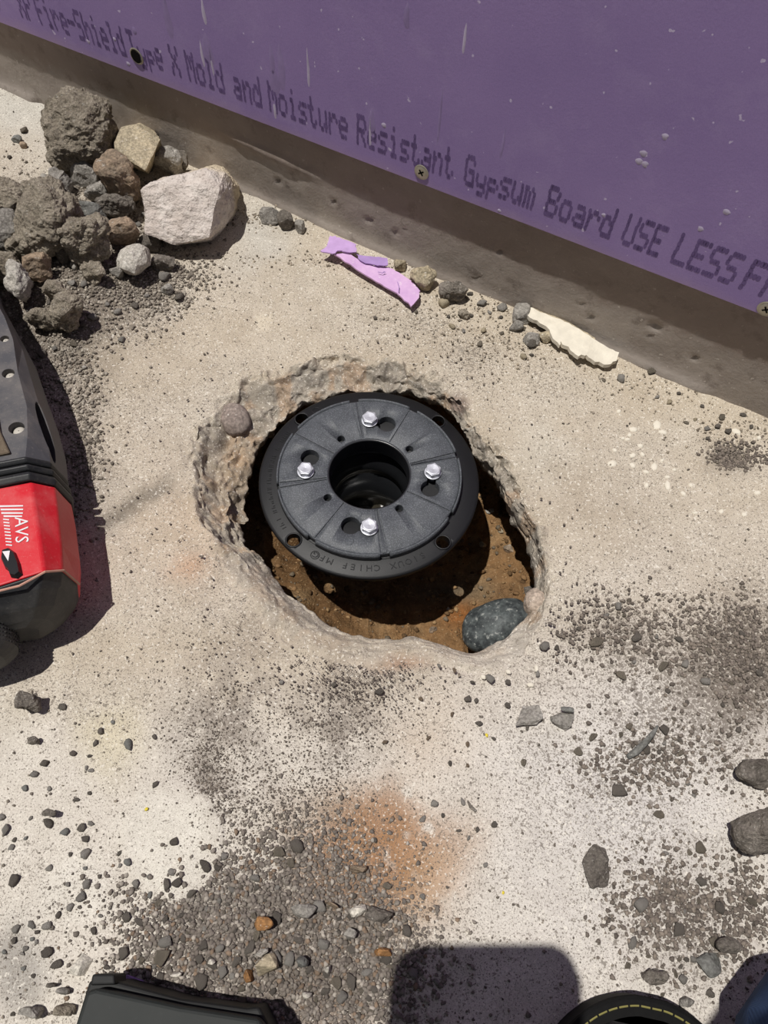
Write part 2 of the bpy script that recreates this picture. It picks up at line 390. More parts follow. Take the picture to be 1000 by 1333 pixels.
def pm(mk, rgb, k):
    global ts
    mk = np.clip(mk*k, 0, 1)[..., None]; ts = ts*(1-mk)+np.array(lin(*rgb))*mk
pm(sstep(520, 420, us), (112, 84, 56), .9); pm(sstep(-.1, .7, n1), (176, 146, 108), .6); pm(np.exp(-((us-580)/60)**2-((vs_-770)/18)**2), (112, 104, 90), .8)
pm(np.exp(-((us-600)/24)**2-((vs_-800)/16)**2), (168, 104, 50), .7)
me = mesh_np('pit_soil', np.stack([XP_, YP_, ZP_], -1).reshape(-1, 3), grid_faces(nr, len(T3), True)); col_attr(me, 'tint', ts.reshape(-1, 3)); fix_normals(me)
tag(link('pit_soil', me, M_SOIL, smooth=True), 'brown soil at the bottom of the broken hole', kind='structure')

# ------------------------------------------------------------------ concrete curb and purple board
OV = .0063
du = .003; U = np.arange(-.75, 1.75, .0032); Zc = np.arange(-.012, .125, .003); UU, ZZ = np.meshgrid(U, Zc)
q = np.stack([UU, ZZ, 0*UU], -1); dep = .0004*fbm(q, 16, 3, 300)+.00022*fbm(q, 130, 3, 310)
ub, zb = zip(*[PW(x, y, 0) for x, y in [(853,426),(848,437),(530,300),(480,286),(620,361),(650,327),(757,397),(770,413),(435,263),(905,467),(625,362),(78,66),(205,178),(362,236),(515,303),(585,372),(600,300)]])
for i, (a, b) in enumerate(zip(ub, zb)):
    rr = .0032 if i == 0 else random.uniform(.0011, .0019); dep += .0035*np.exp(-(((UU-a)/(rr*1.3))**2+((ZZ-b)/rr)**2)**1.5)
ua, za = PW(290, 172, 0); ue, ze = PW(395, 222, 0); mk = sstep(ua-.01, ua+.02, UU)*sstep(ue+.04, ue-.02, UU)
zl = za+(ze-za)*(UU-ua)/(ue-ua); dep -= .0022*mk*np.exp(-((ZZ-zl)/.003)**2)
dep -= .004*np.exp(-np.maximum(ZZ, 0)/.004)*sstep(-.3, .4, fbm(q, 12, 3, 320)+.2)          # mortar squeezed out along the foot
V = WA+UU[..., None]*WT+dep[..., None]*WN+ZZ[..., None]*np.array([0, 0, 1.])
Vf = V.reshape(-1, 3); n = len(Vf); R_, C_ = UU.shape
fc = grid_faces(R_, C_).tolist()
bk = [wallpt(U[0], Zc[0], .1), wallpt(U[-1], Zc[0], .1), wallpt(U[-1], Zc[-1], .1), wallpt(U[0], Zc[-1], .1)]
fc += [(n, n+1, n+2, n+3), tuple([*range((R_-1)*C_, R_*C_)]+[n+2, n+3]), (n, n+3, (R_-1)*C_, 0) if False else tuple([n, n+3]+[i*C_ for i in range(R_-1, -1, -1)]), tuple([n+1]+[i*C_+C_-1 for i in range(R_)]+[n+2])]
me = mesh_py('wall_curb', np.r_[Vf, np.array(bk)], fc); fix_normals(me)
t = NT('curb_concrete'); c = t.mix(t.ramp(t.noise(26, 6, .65), .32, .68), lin(142, 133, 126), lin(164, 155, 147))
c = t.mix(t.math('MULTIPLY', t.ramp(t.noise(60, 6, .7), .56, .66), .6), c, lin(112, 102, 95))
c = t.mix(t.math('MULTIPLY', t.ramp(t.noise(240, 3, .6), .66, .72), .6), c, lin(206, 198, 188))
sx = t.n('ShaderNodeSeparateXYZ'); t.l(t.co(), sx.inputs[0])
hi = t.math('MULTIPLY', t.ramp(t.math('ADD', sx.outputs['Z'], t.math('MULTIPLY', t.noise(50, 5, .7), .03)), .052, .062), .55)   # board's cast shadow deepened in the colour of the upper part
c = t.mix(hi, c, lin(126, 110, 101)); t.bump(t.noise(300, 6, .7), .4, .0015); M_CURB = t.out(c, .92, 0, .2)
tag(link('wall_curb', me, M_CURB, smooth=True), 'grey concrete curb footing below the purple board', kind='structure')
ZB = lambda u: .0709+.0213*(u-.044)
t = NT('purple_paper'); c = t.mix(t.ramp(t.noise(9, 5, .6), .3, .7), lin(144, 124, 176), lin(158, 137, 188))
c = t.mix(t.math('MULTIPLY', t.ramp(t.noise(24, 6, .7), .52, .75), .35), c, lin(180, 164, 204))
c = t.mix(t.math('MULTIPLY', t.ramp(t.noise(200, 2, .4), .735, .76), .75), c, lin(216, 206, 232))
c = t.mix(t.math('MULTIPLY', t.ramp(t.noise(1400, 2, .6), .4, .6), .15), c, lin(110, 90, 150))
sx = t.n('ShaderNodeSeparateXYZ'); t.l(t.co(), sx.inputs[0])
dz = t.math('ADD', t.math('SUBTRACT', sx.outputs['Z'], t.math('MULTIPLY', sx.outputs['X'], .0188)), t.math('MULTIPLY', t.noise(30, 4, .6), .012))
c = t.mix(t.math('MULTIPLY', t.ramp(dz, .082, .094, (1, 1, 1), (0, 0, 0)), .5), c, lin(168, 146, 166))     # paler, pinker strip along the cut edge
t.bump(t.noise(500, 3, .6), .12, .0008); M_PURP = t.out(c, .8, 0, .25)
u0, u1 = -.75, 1.75
prof = [(-OV, .0012), (-OV, 1.2), (-OV+.0159, 1.2), (-OV+.0159, 0), (-OV+.0012, 0)]
v = []
for u in (u0, u1):
    for off, z in prof: v.append(wallpt(u, ZB(u)+z if z < 1 else z, off))
k = len(prof); f = [tuple(range(k)), tuple(range(k, 2*k))[::-1]]+[(i, (i+1) % k, k+(i+1) % k, k+i) for i in range(k)]
me = mesh_py('wall_board', v, f); fix_normals(me)
board = tag(link('wall_board', me, M_PURP), 'purple gypsum wall board with dark printed lettering', kind='structure')
# printed lettering, 5 x 7 dot matrix as the printing head lays it down
G = {'/': "....1 ...1. ...1. ..1.. .1... .1... 1....", '8': ".111. 1...1 1...1 .111. 1...1 1...1 .111.", '"': ".1.1. .1.1. .1.1. ..... ..... ..... .....",
'X': "1...1 1...1 .1.1. ..1.. .1.1. 1...1 1...1", 'P': "1111. 1...1 1...1 1111. 1.... 1.... 1....", 'F': "11111 1.... 1.... 1111. 1.... 1.... 1....",
'i': "..1.. ..... .11.. ..1.. ..1.. ..1.. .111.", 'r': "..... ..... 1.11. 11..1 1.... 1.... 1....", 'e': "..... ..... .111. 1...1 11111 1.... .111.",
'-': "..... ..... ..... 11111 ..... ..... .....", 'S': ".1111 1.... 1.... .111. ....1 ....1 1111.", 'h': "1.... 1.... 1.11. 11..1 1...1 1...1 1...1",
'l': ".11.. ..1.. ..1.. ..1.. ..1.. ..1.. .111.", 'd': "....1 ....1 .11.1 1..11 1...1 1...1 .1111", 'T': "11111 ..1.. ..1.. ..1.. ..1.. ..1.. ..1..",
'y': "..... ..... 1...1 1...1 .1111 ....1 .111.", 'p': "..... ..... 1111. 1...1 1111. 1.... 1....", 'M': "1...1 11.11 1.1.1 1.1.1 1...1 1...1 1...1",
'o': "..... ..... .111. 1...1 1...1 1...1 .111.", 'a': "..... ..... .111. ....1 .1111 1...1 .1111", 'n': "..... ..... 1.11. 11..1 1...1 1...1 1...1",
's': "..... ..... .1111 1.... .111. ....1 1111.", 't': ".1... .1... 111.. .1... .1... .1..1 ..11.", 'u': "..... ..... 1...1 1...1 1...1 1..11 .11.1",
'R': "1111. 1...1 1...1 1111. 1.1.. 1..1. 1...1", 'G': ".111. 1...1 1.... 1.111 1...1 1...1 .1111", 'm': "..... ..... 11.1. 1.1.1 1.1.1 1.1.1 1.1.1",
'B': "1111. 1...1 1...1 1111. 1...1 1...1 1111.", 'U': "1...1 1...1 1...1 1...1 1...1 1...1 .111.", 'E': "11111 1.... 1.... 1111. 1.... 1.... 11111",
'L': "1.... 1.... 1.... 1.... 1.... 1.... 11111", 'A': ".111. 1...1 1...1 11111 1...1 1...1 1...1"}
M_INK = plain('ink', (110, 92, 138), .9, 0, .1, .2)
bl = np.array([PW(x, y, -OV) for x, y in [(60,36),(164,72),(338,139),(450,181),(583,232),(690,273),(780,308),(940,366),(975,380)]])
kb, cb = np.polyfit(bl[:, 0], bl[:, 1], 1)
words = [('/8"', -22, 14), ('XP', 28, 46), ('Fire-Shield', 53, 166), ('Type', 172, 215), ('X', 226, 237), ('Mold', 247, 294), ('and', 306, 342), ('Moisture', 352, 453), ('Resistant', 465, 588), ('Gypsum', 602, 691), ('Board', 706, 790), ('USE', 804, 852), ('LESS', 868, 946), ('FA', 956, 1002)]
edge_y = lambda x: 33+.392*(x-60)
LHT = .0235
for wd, xa, xb in words:
    ya, yb_ = edge_y(xa), edge_y(xb); ua = PW(xa, ya, -OV)[0]; ue = PW(xb, yb_, -OV)[0]
    n = len(wd); cw = (ue-ua)/(n*6-1); ch = LHT/7; Vv = []; Ff = []
    for i, chx in enumerate(wd):
        rows_ = G[chx].split()
        for rI_, row in enumerate(rows_):
            for cI, b in enumerate(row):
                if b != '1': continue
                u = ua+(i*6+cI+.5)*cw+.0002*random.uniform(-1, 1); z = kb*u+cb+(6-rI_+.5)*ch-(.0045 if chx in 'yp' else 0)
                du_, dz_ = cw*.62, ch*.58; k = len(Vv); sh = .0003*random.uniform(-1, 1)
                oct_ = [(-1, -.5), (-.5, -1), (.5, -1), (1, -.5), (1, .5), (.5, 1), (-.5, 1), (-1, .5)]
                Vv += [wallpt(u+a*du_+sh, z+b_*dz_, -OV-.00012) for a, b_ in oct_]; Ff.append(tuple(range(k, k+8)))
    link('printed_word', mesh_py('printed_word', Vv, Ff), M_INK, board)
# drips and splashes of joint compound on the board
M_DRIP = plain('dried_compound', (186, 176, 202), .8, 0, .2, .1)
M_DRIP2 = plain('thin_compound', (148, 130, 176), .8, 0, .2, .1)
def patch(name, us_, zs_, n_=14, off=0.0, th=.00018, mat=None, parent=board, tail=0.0):
    u, z = us_; a, b = zs_; v = []
    for i in range(n_):
        g = 2*math.pi*i/n_; k = 1+.18*math.sin(g*3+u*40)+.1*random.uniform(-1, 1); w_ = a*math.cos(g)*(1-tail*math.sin(g)); v.append(wallpt(u+w_*k, z+b*math.sin(g)*(1 if tail == 0 else 1), -OV))
    for i in range(n_): q_ = np.array(v[i]); c_ = wallpt(u, z, -OV); v.append(c_+(q_-c_)*.7-WN*th)
    f = [(i, (i+1) % n_, n_+(i+1) % n_, n_+i) for i in range(n_)]+[tuple(range(n_, 2*n_))]
    me = mesh_py(name, v, f); fix_normals(me); return link(name, me, mat or M_DRIP, parent, smooth=True)
for x, y, a, b, mt in [(366,88,.0030,.017,1),(354,80,.0022,.013,1),(357,105,.0045,.011,1),(270,64,.005,.012,1),(263,70,.0012,.010,0),(275,78,.0010,.012,0),(217,18,.003,.018,1),(401,88,.0010,.014,0),(482,170,.0010,.015,0),(358,145,.0014,.006,0),(573,150,.001,.02,1),(484,158,.003,.01,1),(838,200,.0022,.002,0),(832,210,.0022,.002,0),(840,214,.002,.002,0),(500,163,.002,.0018,0),(115,54,.0018,.0018,0),(149,51,.0015,.0015,0),(167,83,.002,.0016,0),(946,276,.0022,.0018,0),(912,298,.0018,.0018,0),(866,178,.002,.002,0),(786,280,.0014,.0014,0),(650,274,.0014,.0012,0),(175,40,.0022,.003,1),(530,20,.002,.008,1),(265,15,.0015,.009,0),(655,185,.001,.012,1),(605,50,.001,.009,0)]:
    patch('dried_drip', PW(x, y, -OV), (a, b), mat=(M_DRIP2 if mt else M_DRIP), tail=.5 if b > .006 else 0)
M_SCREW = plain('screw_steel', (170, 164, 150), .45, .6, .5); M_BLACK = plain('deep_black', (18, 16, 15), .9, 0, .1)
for x, y, dark in [(549, 224, 0), (178, 73, 1), (998, 402, 0)]:
    u, z = PW(x, y, -OV); r0 = .0046 if not dark else .0052; n_ = 20
    prof = [(r0*1.25, .0000), (r0*1.15, .0005), (r0, .0002), (r0*.9, -.0001 if dark else .0007), (r0*.45, -.0006 if dark else .0007), (0.0002, -.0006 if dark else .0007)]
    V = [wallpt(u+rr*math.cos(2*math.pi*i/n_), z+rr*math.sin(2*math.pi*i/n_), -OV-.0003-hh) for rr, hh in prof for i in range(n_)]
    sc_ = link('screw', mesh_np('screw', V, grid_faces(len(prof), n_, True)), M_SCREW, board, smooth=False)
    if dark:
        V = [wallpt(u+r0*.95*math.cos(2*math.pi*i/n_), z+r0*.95*math.sin(2*math.pi*i/n_), -OV-.0011) for i in range(n_)]; link('screw_hole', mesh_py('screw_hole', V, [tuple(range(n_))]), M_BLACK, sc_)
    else:
        pp = []
        for ang in (35, 125):
            ca, sa = math.cos(math.radians(ang)), math.sin(math.radians(ang))
            pp.append(([wallpt(u+a*ca*r0*.55-b*sa*r0*.12, z+a*sa*r0*.55+b*ca*r0*.12, -OV-.0012) for a, b in ((-1, -1), (1, -1), (1, 1), (-1, 1))], [(0, 1, 2, 3)]))
        link('cross_recess', join_mesh('cross_recess', pp), M_BLACK, sc_)

# ------------------------------------------------------------------ floor drain
DZ = -.010; DC = np.array([-.01154, .2866]); RD = .0793
drain = empty('floor_drain', (DC[0], DC[1], -.10)); drain.scale = (.9735,)*3; tag(drain, 'black plastic floor drain with grey clamping plate set in the broken hole', 'drain')
TOP = .10+DZ                                     # flange top in drain space
def dust_plastic(name, rgb, dust, amt, rough_):
    t = NT(name); f = t.math('MULTIPLY', t.ramp(t.noise(110, 5, .75), .3, .9), amt*.5); c = t.mix(f, lin(*rgb), lin(*dust))
    c = t.mix(t.math('MULTIPLY', t.ramp(t.noise(1300, 2, .6), .52, .68), amt), c, lin(*dust)); t.bump(t.noise(1500, 3, .6), .25, .0005)
    return t.out(c, rough_, 0, .45)
M_FL = dust_plastic('black_abs', (12, 13, 16), (40, 41, 44), .2, .5)
M_PL = dust_plastic('grey_abs', (64, 67, 72), (132, 136, 142), .6, .55)
M_BOLT = plain('zinc', (206, 208, 216), .45, .55, .6, .1, .2, 300)
def cyl_cut(cx, cy, r_, z0, z1, n=24): return md(prism('c', [(cx+r_*math.cos(2*math.pi*i/n), cy+r_*math.sin(2*math.pi*i/n)) for i in range(n)], z0, z1))
pol = lambda r_, d: (r_*math.cos(math.radians(d)), r_*math.sin(math.radians(d)))
ring = lathe('flange', [(.0302, TOP-.004), (.0302, TOP+.0005), (.0655, TOP+.0005), (.0660, TOP), (.0775, TOP), (RD, TOP-.0012), (RD, TOP-.0045), (.078, TOP-.0055), (.036, TOP-.0055)], 144)
cut = join_mesh('cut', [cyl_cut(*pol(.0725, 47.5+90*k), .0046, TOP-.02, TOP+.02) for k in range(4)])
ring = boolean(ring, cut, 'flange'); flo = link('flange', ring, M_FL, drain); bevel(flo, .0005, 2, 40)
flo['label'] = 'black outer flange ring'
for k in range(4):                               # countersunk rims of the flange holes
    x, y = pol(.0725, 47.5+90*k); me = lathe('hole_rim', [(.0046, -.0002), (.0048, .0006), (.0056, .0006), (.006, 0)], 24); o = link('hole_rim', me, M_FL, flo, smooth=True); o.location = (x, y, TOP)
# clamping plate
PT = TOP+.0068; RPL = .0645
pl = lathe('plate', [(.0296, TOP+.0008), (.0296, PT-.0008), (.0304, PT), (RPL-.001, PT), (RPL, PT-.001), (RPL, TOP+.0008)], 160)
GA = [17, 62.5, 103, 149, 192.5, 236, 282, 332]
cuts = []
for k in range(4):
    b0 = 3+90*k; kc = b0-16.5; out_ = []
    for i in range(20):
        a = math.radians(-20+ (320)*i/19+ 40) ; out_.append((0.0067*math.cos(a), .0067*math.sin(a)))
    # keyhole outline: circle opening along +x (towards the bolt) joined with a slot of radius .0030 at distance L
    L = .0128; ol = [(.0067*math.cos(a), .0067*math.sin(a)) for a in np.linspace(math.radians(28), math.radians(332), 26)]
    ol += [(L+.0031*math.cos(a), .0031*math.sin(a)) for a in np.linspace(math.radians(-90), math.radians(90), 10)]
    cxk, cyk = pol(.0447, kc); bx, by = pol(.0452, b0); ang = math.atan2(by-cyk, bx-cxk)
    ol = [(cxk+x*math.cos(ang)-y*math.sin(ang), cyk+x*math.sin(ang)+y*math.cos(ang)) for x, y in ol]
    cuts.append(md(prism('k', ol, TOP-.001, PT+.005)))
    cuts.append(cyl_cut(*pol(.0358, 38.5+90*k), .0029, TOP-.001, PT+.005, 20))
pl = boolean(pl, join_mesh('cut', cuts), 'plate')
gr = []
for g in GA:
    a = math.radians(g); d = Vector((math.cos(a), math.sin(a), 0)); s = Vector((-math.sin(a), math.cos(a), 0))
    for off, w in ((-.0018, .00042), (.0026, .00042)):
        if g in (62.5, 149, 236, 332) and off < 0: continue
        b = [d*.0305+s*(off*.35-w), d*.0685+s*(off-w), d*.0685+s*(off+w), d*.0305+s*(off*.35+w)]
        gr.append(md(prism('g', [(q.x, q.y) for q in b], PT-.0009, PT+.004)))
pl = boolean(pl, join_mesh('cut', gr), 'plate'); plo = link('clamping_plate', pl, M_PL, drain); plo['label'] = 'dark grey clamping plate in eight segments'
def arc_bar(r0, r1, z0, z1, a0, a1, n=24):
    v = []
    for i in range(n+1):
        a = math.radians(a0+(a1-a0)*i/n); c_, s_ = math.cos(a), math.sin(a); v += [(r0*c_, r0*s_, z0), (r1*c_, r1*s_, z0), (r1*c_-(r1-r0)*.25*c_, r1*s_-(r1-r0)*.25*s_, z1), (r0*c_+(r1-r0)*.25*c_, r0*s_+(r1-r0)*.25*s_, z1)]
    f = [(i*4+k, i*4+(k+1) % 4, i*4+4+(k+1) % 4, i*4+4+k) for i in range(n) for k in range(4)]+[(3, 2, 1, 0), (n*4, n*4+1, n*4+2, n*4+3)]
    return v, f
for i in range(8):
    a0 = GA[i]+3.4; a1 = (GA[i+1] if i < 7 else GA[0]+360)-2.6
    me = join_mesh('segment_lip', [arc_bar(RPL-.0002, RPL+.0019, TOP+.0004, PT+.0006, a0, a1)]); fix_normals(me)
    link('segment_lip', me, M_PL, plo, smooth=True)
for x, y, rr, zz, mt in [(*pol(.0565, -101), .0027, PT, M_PL), (*pol(.0722, -117.5), .0027, TOP, M_FL), (*pol(.0722, 127), .0027, TOP, M_FL)]:
    me = lathe('mould_mark', [(rr, -.0002), (rr, .0003), (rr+.0005, .0003), (rr+.0005, -.0002)], 24); link('mould_mark', me, mt, plo if mt is M_PL else flo).location = (x, y, zz)
# bolts
hexp = [(.0057*math.cos(math.radians(60*i)), .0057*math.sin(math.radians(60*i))) for i in range(6)]
hm = prism('bolt', hexp, 0, .0044); sh_ = cyl_cut(0, 0, .0028, -.012, .0002, 16); cap = md(lathe('cap', [(.0001, .0044), (.0043, .0048), (.0047, .0043)], 24, False))
ws = md(prism('w', [(.0061*math.cos(2*math.pi*i/28), .0061*math.sin(2*math.pi*i/28)) for i in range(28)], -.0002, .0006))
bolt_me = join_mesh('bolt', [md(hm), sh_, cap, ws]); fix_normals(bolt_me)
for k, rz in zip(range(4), (20, 50, 0, 35)):
    o = link('bolt', bolt_me, M_BOLT, drain); o.location = (*pol(.0452, 3+90*k), PT+.0012); o.rotation_euler = (0, 0, math.radians(rz)); o['label'] = 'zinc hex head bolt'; bevel(o, .0004, 2, 25)
# threaded throat, bright hub ring, pipe
prof = [(.0298, PT-.0005)]
z = PT-.0012
for i in range(11): prof += [(.0282, z-.0006), (.0297, z-.0012)]; z -= .0013
prof += [(.0305, z), (.0305, z-.002), (.0335, z-.002), (.0335, TOP+.0006)]
link('threaded_throat', lathe('throat', prof, 96), plain('thread_abs', (44, 45, 48), .3, 0, .6, .1), drain)
M_HUB = plain('smooth_abs', (26, 27, 29), .22, 0, .6, .1)
zt = z-.002
link('hub_ring', lathe('hub', [(.0345, zt), (.0315, zt-.008), (.0295, zt-.012), (.0275, zt-.015), (.0268, zt-.019), (.0265, zt-.024), (.036, zt-.024), (.036, zt)], 96), M_HUB, drain, smooth=True)
link('pipe', lathe('pipe', [(.0270, zt-.023), (.0270, -.02), (.0345, -.02), (.0345, zt-.023)], 64), M_HUB, drain, smooth=True)
link('hub_collar', lathe('collar', [(.036, TOP-.005), (.044, TOP-.006), (.042, TOP-.03), (.036, TOP-.034)], 64), M_FL, drain, smooth=True)
nr_ = 14; A_ = np.arange(40)*2*math.pi/40; R2 = np.linspace(.0005, .0272, nr_)[:, None]; xx = R2*np.cos(A_); yy = R2*np.sin(A_); zz = .006+.004*fbm(np.stack([xx, yy, 0*xx], -1), 90, 3, 400)
link('pipe_sludge', mesh_np('sludge', np.stack([xx, yy, zz], -1).reshape(-1, 3), grid_faces(nr_, 40, True)), plain('wet_sludge', (52, 48, 40), .25, 0, .6, .4, .5, 200), drain, smooth=True)
# raised lettering on the flange, reading clockwise with the tops outwards
parts = []
for i, ch in enumerate('SIOUX CHIEF MFG'):
    if ch == ' ': continue
    a = -56.5-4.35*i; x, y = pol(.0716, a); M_ = Matrix.Translation((x, y, TOP+.0001))@Matrix.Rotation(math.radians(a-90), 4, 'Z')
    parts.append(xf(md(text_mesh(ch, .0064, .0004)), M_))
rl = link('raised_lettering', join_mesh('lettering', parts), M_FL, flo)
parts = []
for a in np.arange(150, 226, 3.1):
    if random.random() < .18: continue
    for k in range(random.choice((1, 2, 2))):
        aa = math.radians(a+k*1.2); r0, r1 = .0703, .0703+random.choice((.0016, .003, .003)); d = Vector((math.cos(aa), math.sin(aa), 0)); s = Vector((-d.y, d.x, 0))*.00022
        parts.append(md(prism('s', [tuple((d*r0-s)[:2]), tuple((d*r1-s)[:2]), tuple((d*r1+s)[:2]), tuple((d*r0+s)[:2])], TOP-.0002, TOP+.0005)))
link('raised_marks', join_mesh('marks', parts), M_FL, flo)

# ------------------------------------------------------------------ stones
def hull_mesh(name, pts, cuts=2, amp=.001, sc=60, seed=0, smooth=.35):
    bm = bmesh.new()
    for q in pts: bm.verts.new(tuple(map(float, q)))
    bmesh.ops.convex_hull(bm, input=bm.verts[:])
    for v in [v for v in bm.verts if not v.link_faces]: bm.verts.remove(v)
    bmesh.ops.triangulate(bm, faces=bm.faces[:])
    for i in range(cuts):
        L = [e.calc_length() for e in bm.edges]; md_ = sorted(L)[len(L)//2]
        bmesh.ops.subdivide_edges(bm, edges=[e for e in bm.edges if e.calc_length() > md_*.55], cuts=1, use_grid_fill=True)
        bmesh.ops.triangulate(bm, faces=bm.faces[:])
        if i < 2: bmesh.ops.smooth_vert(bm, verts=bm.verts[:], factor=smooth*.5, use_axis_x=True, use_axis_y=True, use_axis_z=True)
    bm.normal_update(); co = np.array([v.co for v in bm.verts]); no = np.array([v.normal for v in bm.verts])
    d = amp*fbm(co, sc, 4, seed)+amp*.5*ridged(co, sc*1.7, 3, seed+5); co = co+no*d[:, None]
    for v, q in zip(bm.verts, co): v.co = q
    bmesh.ops.recalc_face_normals(bm, faces=bm.faces); return bm_mesh(name, bm)
def rand_hull(rx, ry, rz, n=16, seed=0, flat=.6):
    r = np.random.default_rng(seed); v = r.normal(size=(n, 3)); v /= np.linalg.norm(v, axis=1)[:, None]; v *= (.86+.22*r.random((n, 1))); v = np.sign(v)*np.abs(v)**flat
    v /= np.abs(v).max(0); return v*np.array([rx, ry, rz])
def floor_z(x, y): return float(hfun(np.array([x]), np.array([y]))[0])
def rock(name, cx, cy, w, h, hz, mat, label, cat='stone', lift=0, rot=0, seed=0, amp=.0012, sc=70, n=16, cuts=3, flat=.8, group=None, smooth=False):
    """stone whose middle is seen at pixel cx, cy with a seen width and height of w, h pixels; hz = half height in metres"""
    zc = hz*.8+lift
    c = P(cx, cy, zc); e = P(cx+w/2, cy, zc); g = P(cx, cy-h/2, zc)
    rx = np.linalg.norm(e-c)*1.06; ry = max(np.linalg.norm(g-c)*.95-hz*.35, rx*.45)
    z0 = floor_z(c[0], c[1])
    pts = rand_hull(rx, ry, hz, n, seed, flat); a = math.radians(rot); ca, sa = math.cos(a), math.sin(a)
    pts = np.c_[pts[:, 0]*ca-pts[:, 1]*sa, pts[:, 0]*sa+pts[:, 1]*ca, pts[:, 2]]
    me = hull_mesh(name, pts, cuts, amp, sc, seed)
    zmin = min(v.co.z for v in me.vertices)
    for v in me.vertices: v.co.z -= zmin
    o = link(name, me, mat, smooth=smooth); o.location = (c[0], c[1], z0-.0015*min(1, hz/.004)+lift); tag(o, label, cat, group); return o
R_CLOD = rockmat('clod_grey_brown', (188, 177, 160), (146, 136, 121), 70, .9)
R_GREY = rockmat('stone_grey', (178, 173, 166), (144, 139, 132), 60, .7)
R_PALE = rockmat('stone_pale', (206, 201, 192), (172, 166, 156), 80, .6)
R_TAN = rockmat('stone_tan', (188, 174, 148), (152, 142, 122), 60, .5)
R_BROWN = rockmat('stone_brown', (184, 160, 136), (146, 132, 116), 40, .8)
R_DARK = rockmat('stone_dark', (152, 144, 135), (118, 111, 103), 90, .8)
R_RUST = rockmat('stone_rust', (180, 134, 88), (148, 108, 70), 90, .5)
R_WHITE = rockmat('stone_white', (226, 220, 208), (196, 190, 178), 80, .4)
R_SLATE = rockmat('stone_slate', (142, 142, 138), (112, 112, 108), 60, .5)

# big broken block: corners taken on the block itself, top face tipped towards the drain
def block(name, pts, mat, label, cuts=4, amp=.0012, sc=55, seed=3, cat='stone'):
    W = np.array([P(*q) for q in pts]); c = W.mean(0); c[2] = 0; me = hull_mesh(name, W-c, cuts, amp, sc, seed, .06); o = link(name, me, mat); o.location = c; return tag(o, label, cat)
t = NT('big_block'); sx = t.n('ShaderNodeSeparateXYZ'); t.l(t.co(), sx.inputs[0])
gm = t.n('ShaderNodeNewGeometry'); 
c = t.mix(t.ramp(t.noise(70, 6, .7), .35, .65), lin(200, 188, 179), lin(226, 217, 209)); c = t.mix(t.ramp(t.math('ADD', sx.outputs['Y'], t.math('MULTIPLY', t.noise(60, 4), .02)), .012, .028), c, t.mix(t.noise(50, 4), lin(206, 190, 164), lin(226, 212, 188)))
c = t.mix(t.math('MULTIPLY', t.ramp(t.noise(420, 3, .6), .56, .66), .5), c, lin(120, 108, 98)); t.bump(t.math('ADD', t.noise(200, 6, .75), t.noise(600, 3, .6)), .55, .004); M_BLOCK = t.out(c, .95, 0, .15)
block('concrete_chunk', [(184,248,.046),(196,238,.050),(268,220,.052),(292,226,.046),(286,244,.048),(272,308,.024),(228,318,.018),(190,303,.024),(302,272,.020),(304,246,.030),(196,300,.0),(230,318,.0),(276,314,.0),(306,282,.0),(312,240,.0),(200,240,.0),(290,214,.0)], M_BLOCK, 'largest pale broken concrete block beside the curb with a rough tilted face', 5, .0012, 80, 3)
block('stone_chunk', [(149,186,.044),(158,166,.046),(176,162,.046),(209,181,.040),(189,222,.036),(150,196,.040),(210,190,.012),(193,226,.01),(160,210,.0),(205,205,.0),(190,160,.0),(150,180,.0)], R_TAN, 'angular tan stone with a flat top leaning against the curb', 4, .0007, 80, 5)
CLOD = 'clod'
rock('dirt_clod', 110, 190, 86, 82, .030, R_CLOD, 'large crumbly grey-brown clod at the far end of the rubble pile by the curb', CLOD, 0, 10, 11, .0026, 95, 30, 5)
rock('dirt_clod', 72, 182, 26, 20, .010, R_BROWN, 'small brown pointed clod on the left of the far crumbly clod', CLOD, 0, 20, 12, .0015, 90)
rock('stone', 156, 246, 56, 56, .022, R_BROWN, 'rusty brown rock in the middle of the pile left of the pale block', 'stone', .004, 30, 13, .0024, 70, 18, 4)
rock('stone', 220, 214, 44, 30, .014, R_GREY, 'grey stone tucked between the tan stone and the pale block', 'stone', .004, 0, 14, .0015, 70, 18, 4)
rock('stone', 236, 212, 20, 18, .010, R_DARK, 'small dark stone behind the pale block against the curb', 'stone', .004, 0, 15)
rock('stone', 112, 238, 36, 32, .013, R_GREY, 'rounded blue-grey stone below the far crumbly clod', 'stone', 0, 20, 16, .0010, 70, 20, 4)
rock('stone', 83, 249, 28, 38, .013, R_GREY, 'upright oval grey stone at the left side of the pile', 'stone', 0, 0, 17, .0012, 80, 20, 4)
rock('stone', 73, 213, 20, 20, .008, R_GREY, 'round grey pebble left of the crumbly clod', 'stone', 0, 0, 18, .0008)
rock('dirt_clod', 72, 312, 86, 82, .026, R_CLOD, 'broad porous clod in the middle of the rubble pile', CLOD, .002, 0, 19, .0026, 95, 30, 5)
rock('dirt_clod', 122, 335, 60, 44, .020, R_CLOD, 'porous clod right of the broad one, above the fine dirt', CLOD, .002, 30, 20, .0024, 100, 26, 5)
rock('stone', 10, 318, 46, 52, .020, R_GREY, 'grey split stone at the left edge above the power tool', 'stone', .002, 20, 21, .0016, 60, 16, 4)
rock('dirt_clod', 18, 280, 62, 44, .018, R_CLOD, 'porous clod cut by the left edge of the frame', CLOD, 0, 0, 22, .0024, 100, 26, 5)
rock('stone', 116, 290, 50, 30, .012, R_SLATE, 'flat slate-grey stone between the brown rock and the broad clod', 'stone', .004, -15, 23, .0010, 60, 16, 4)
rock('dirt_clod', 155, 277, 48, 22, .010, R_DARK, 'dark clod in the gap under the brown rock', CLOD, .002, 0, 24, .0022, 90, 18, 4)
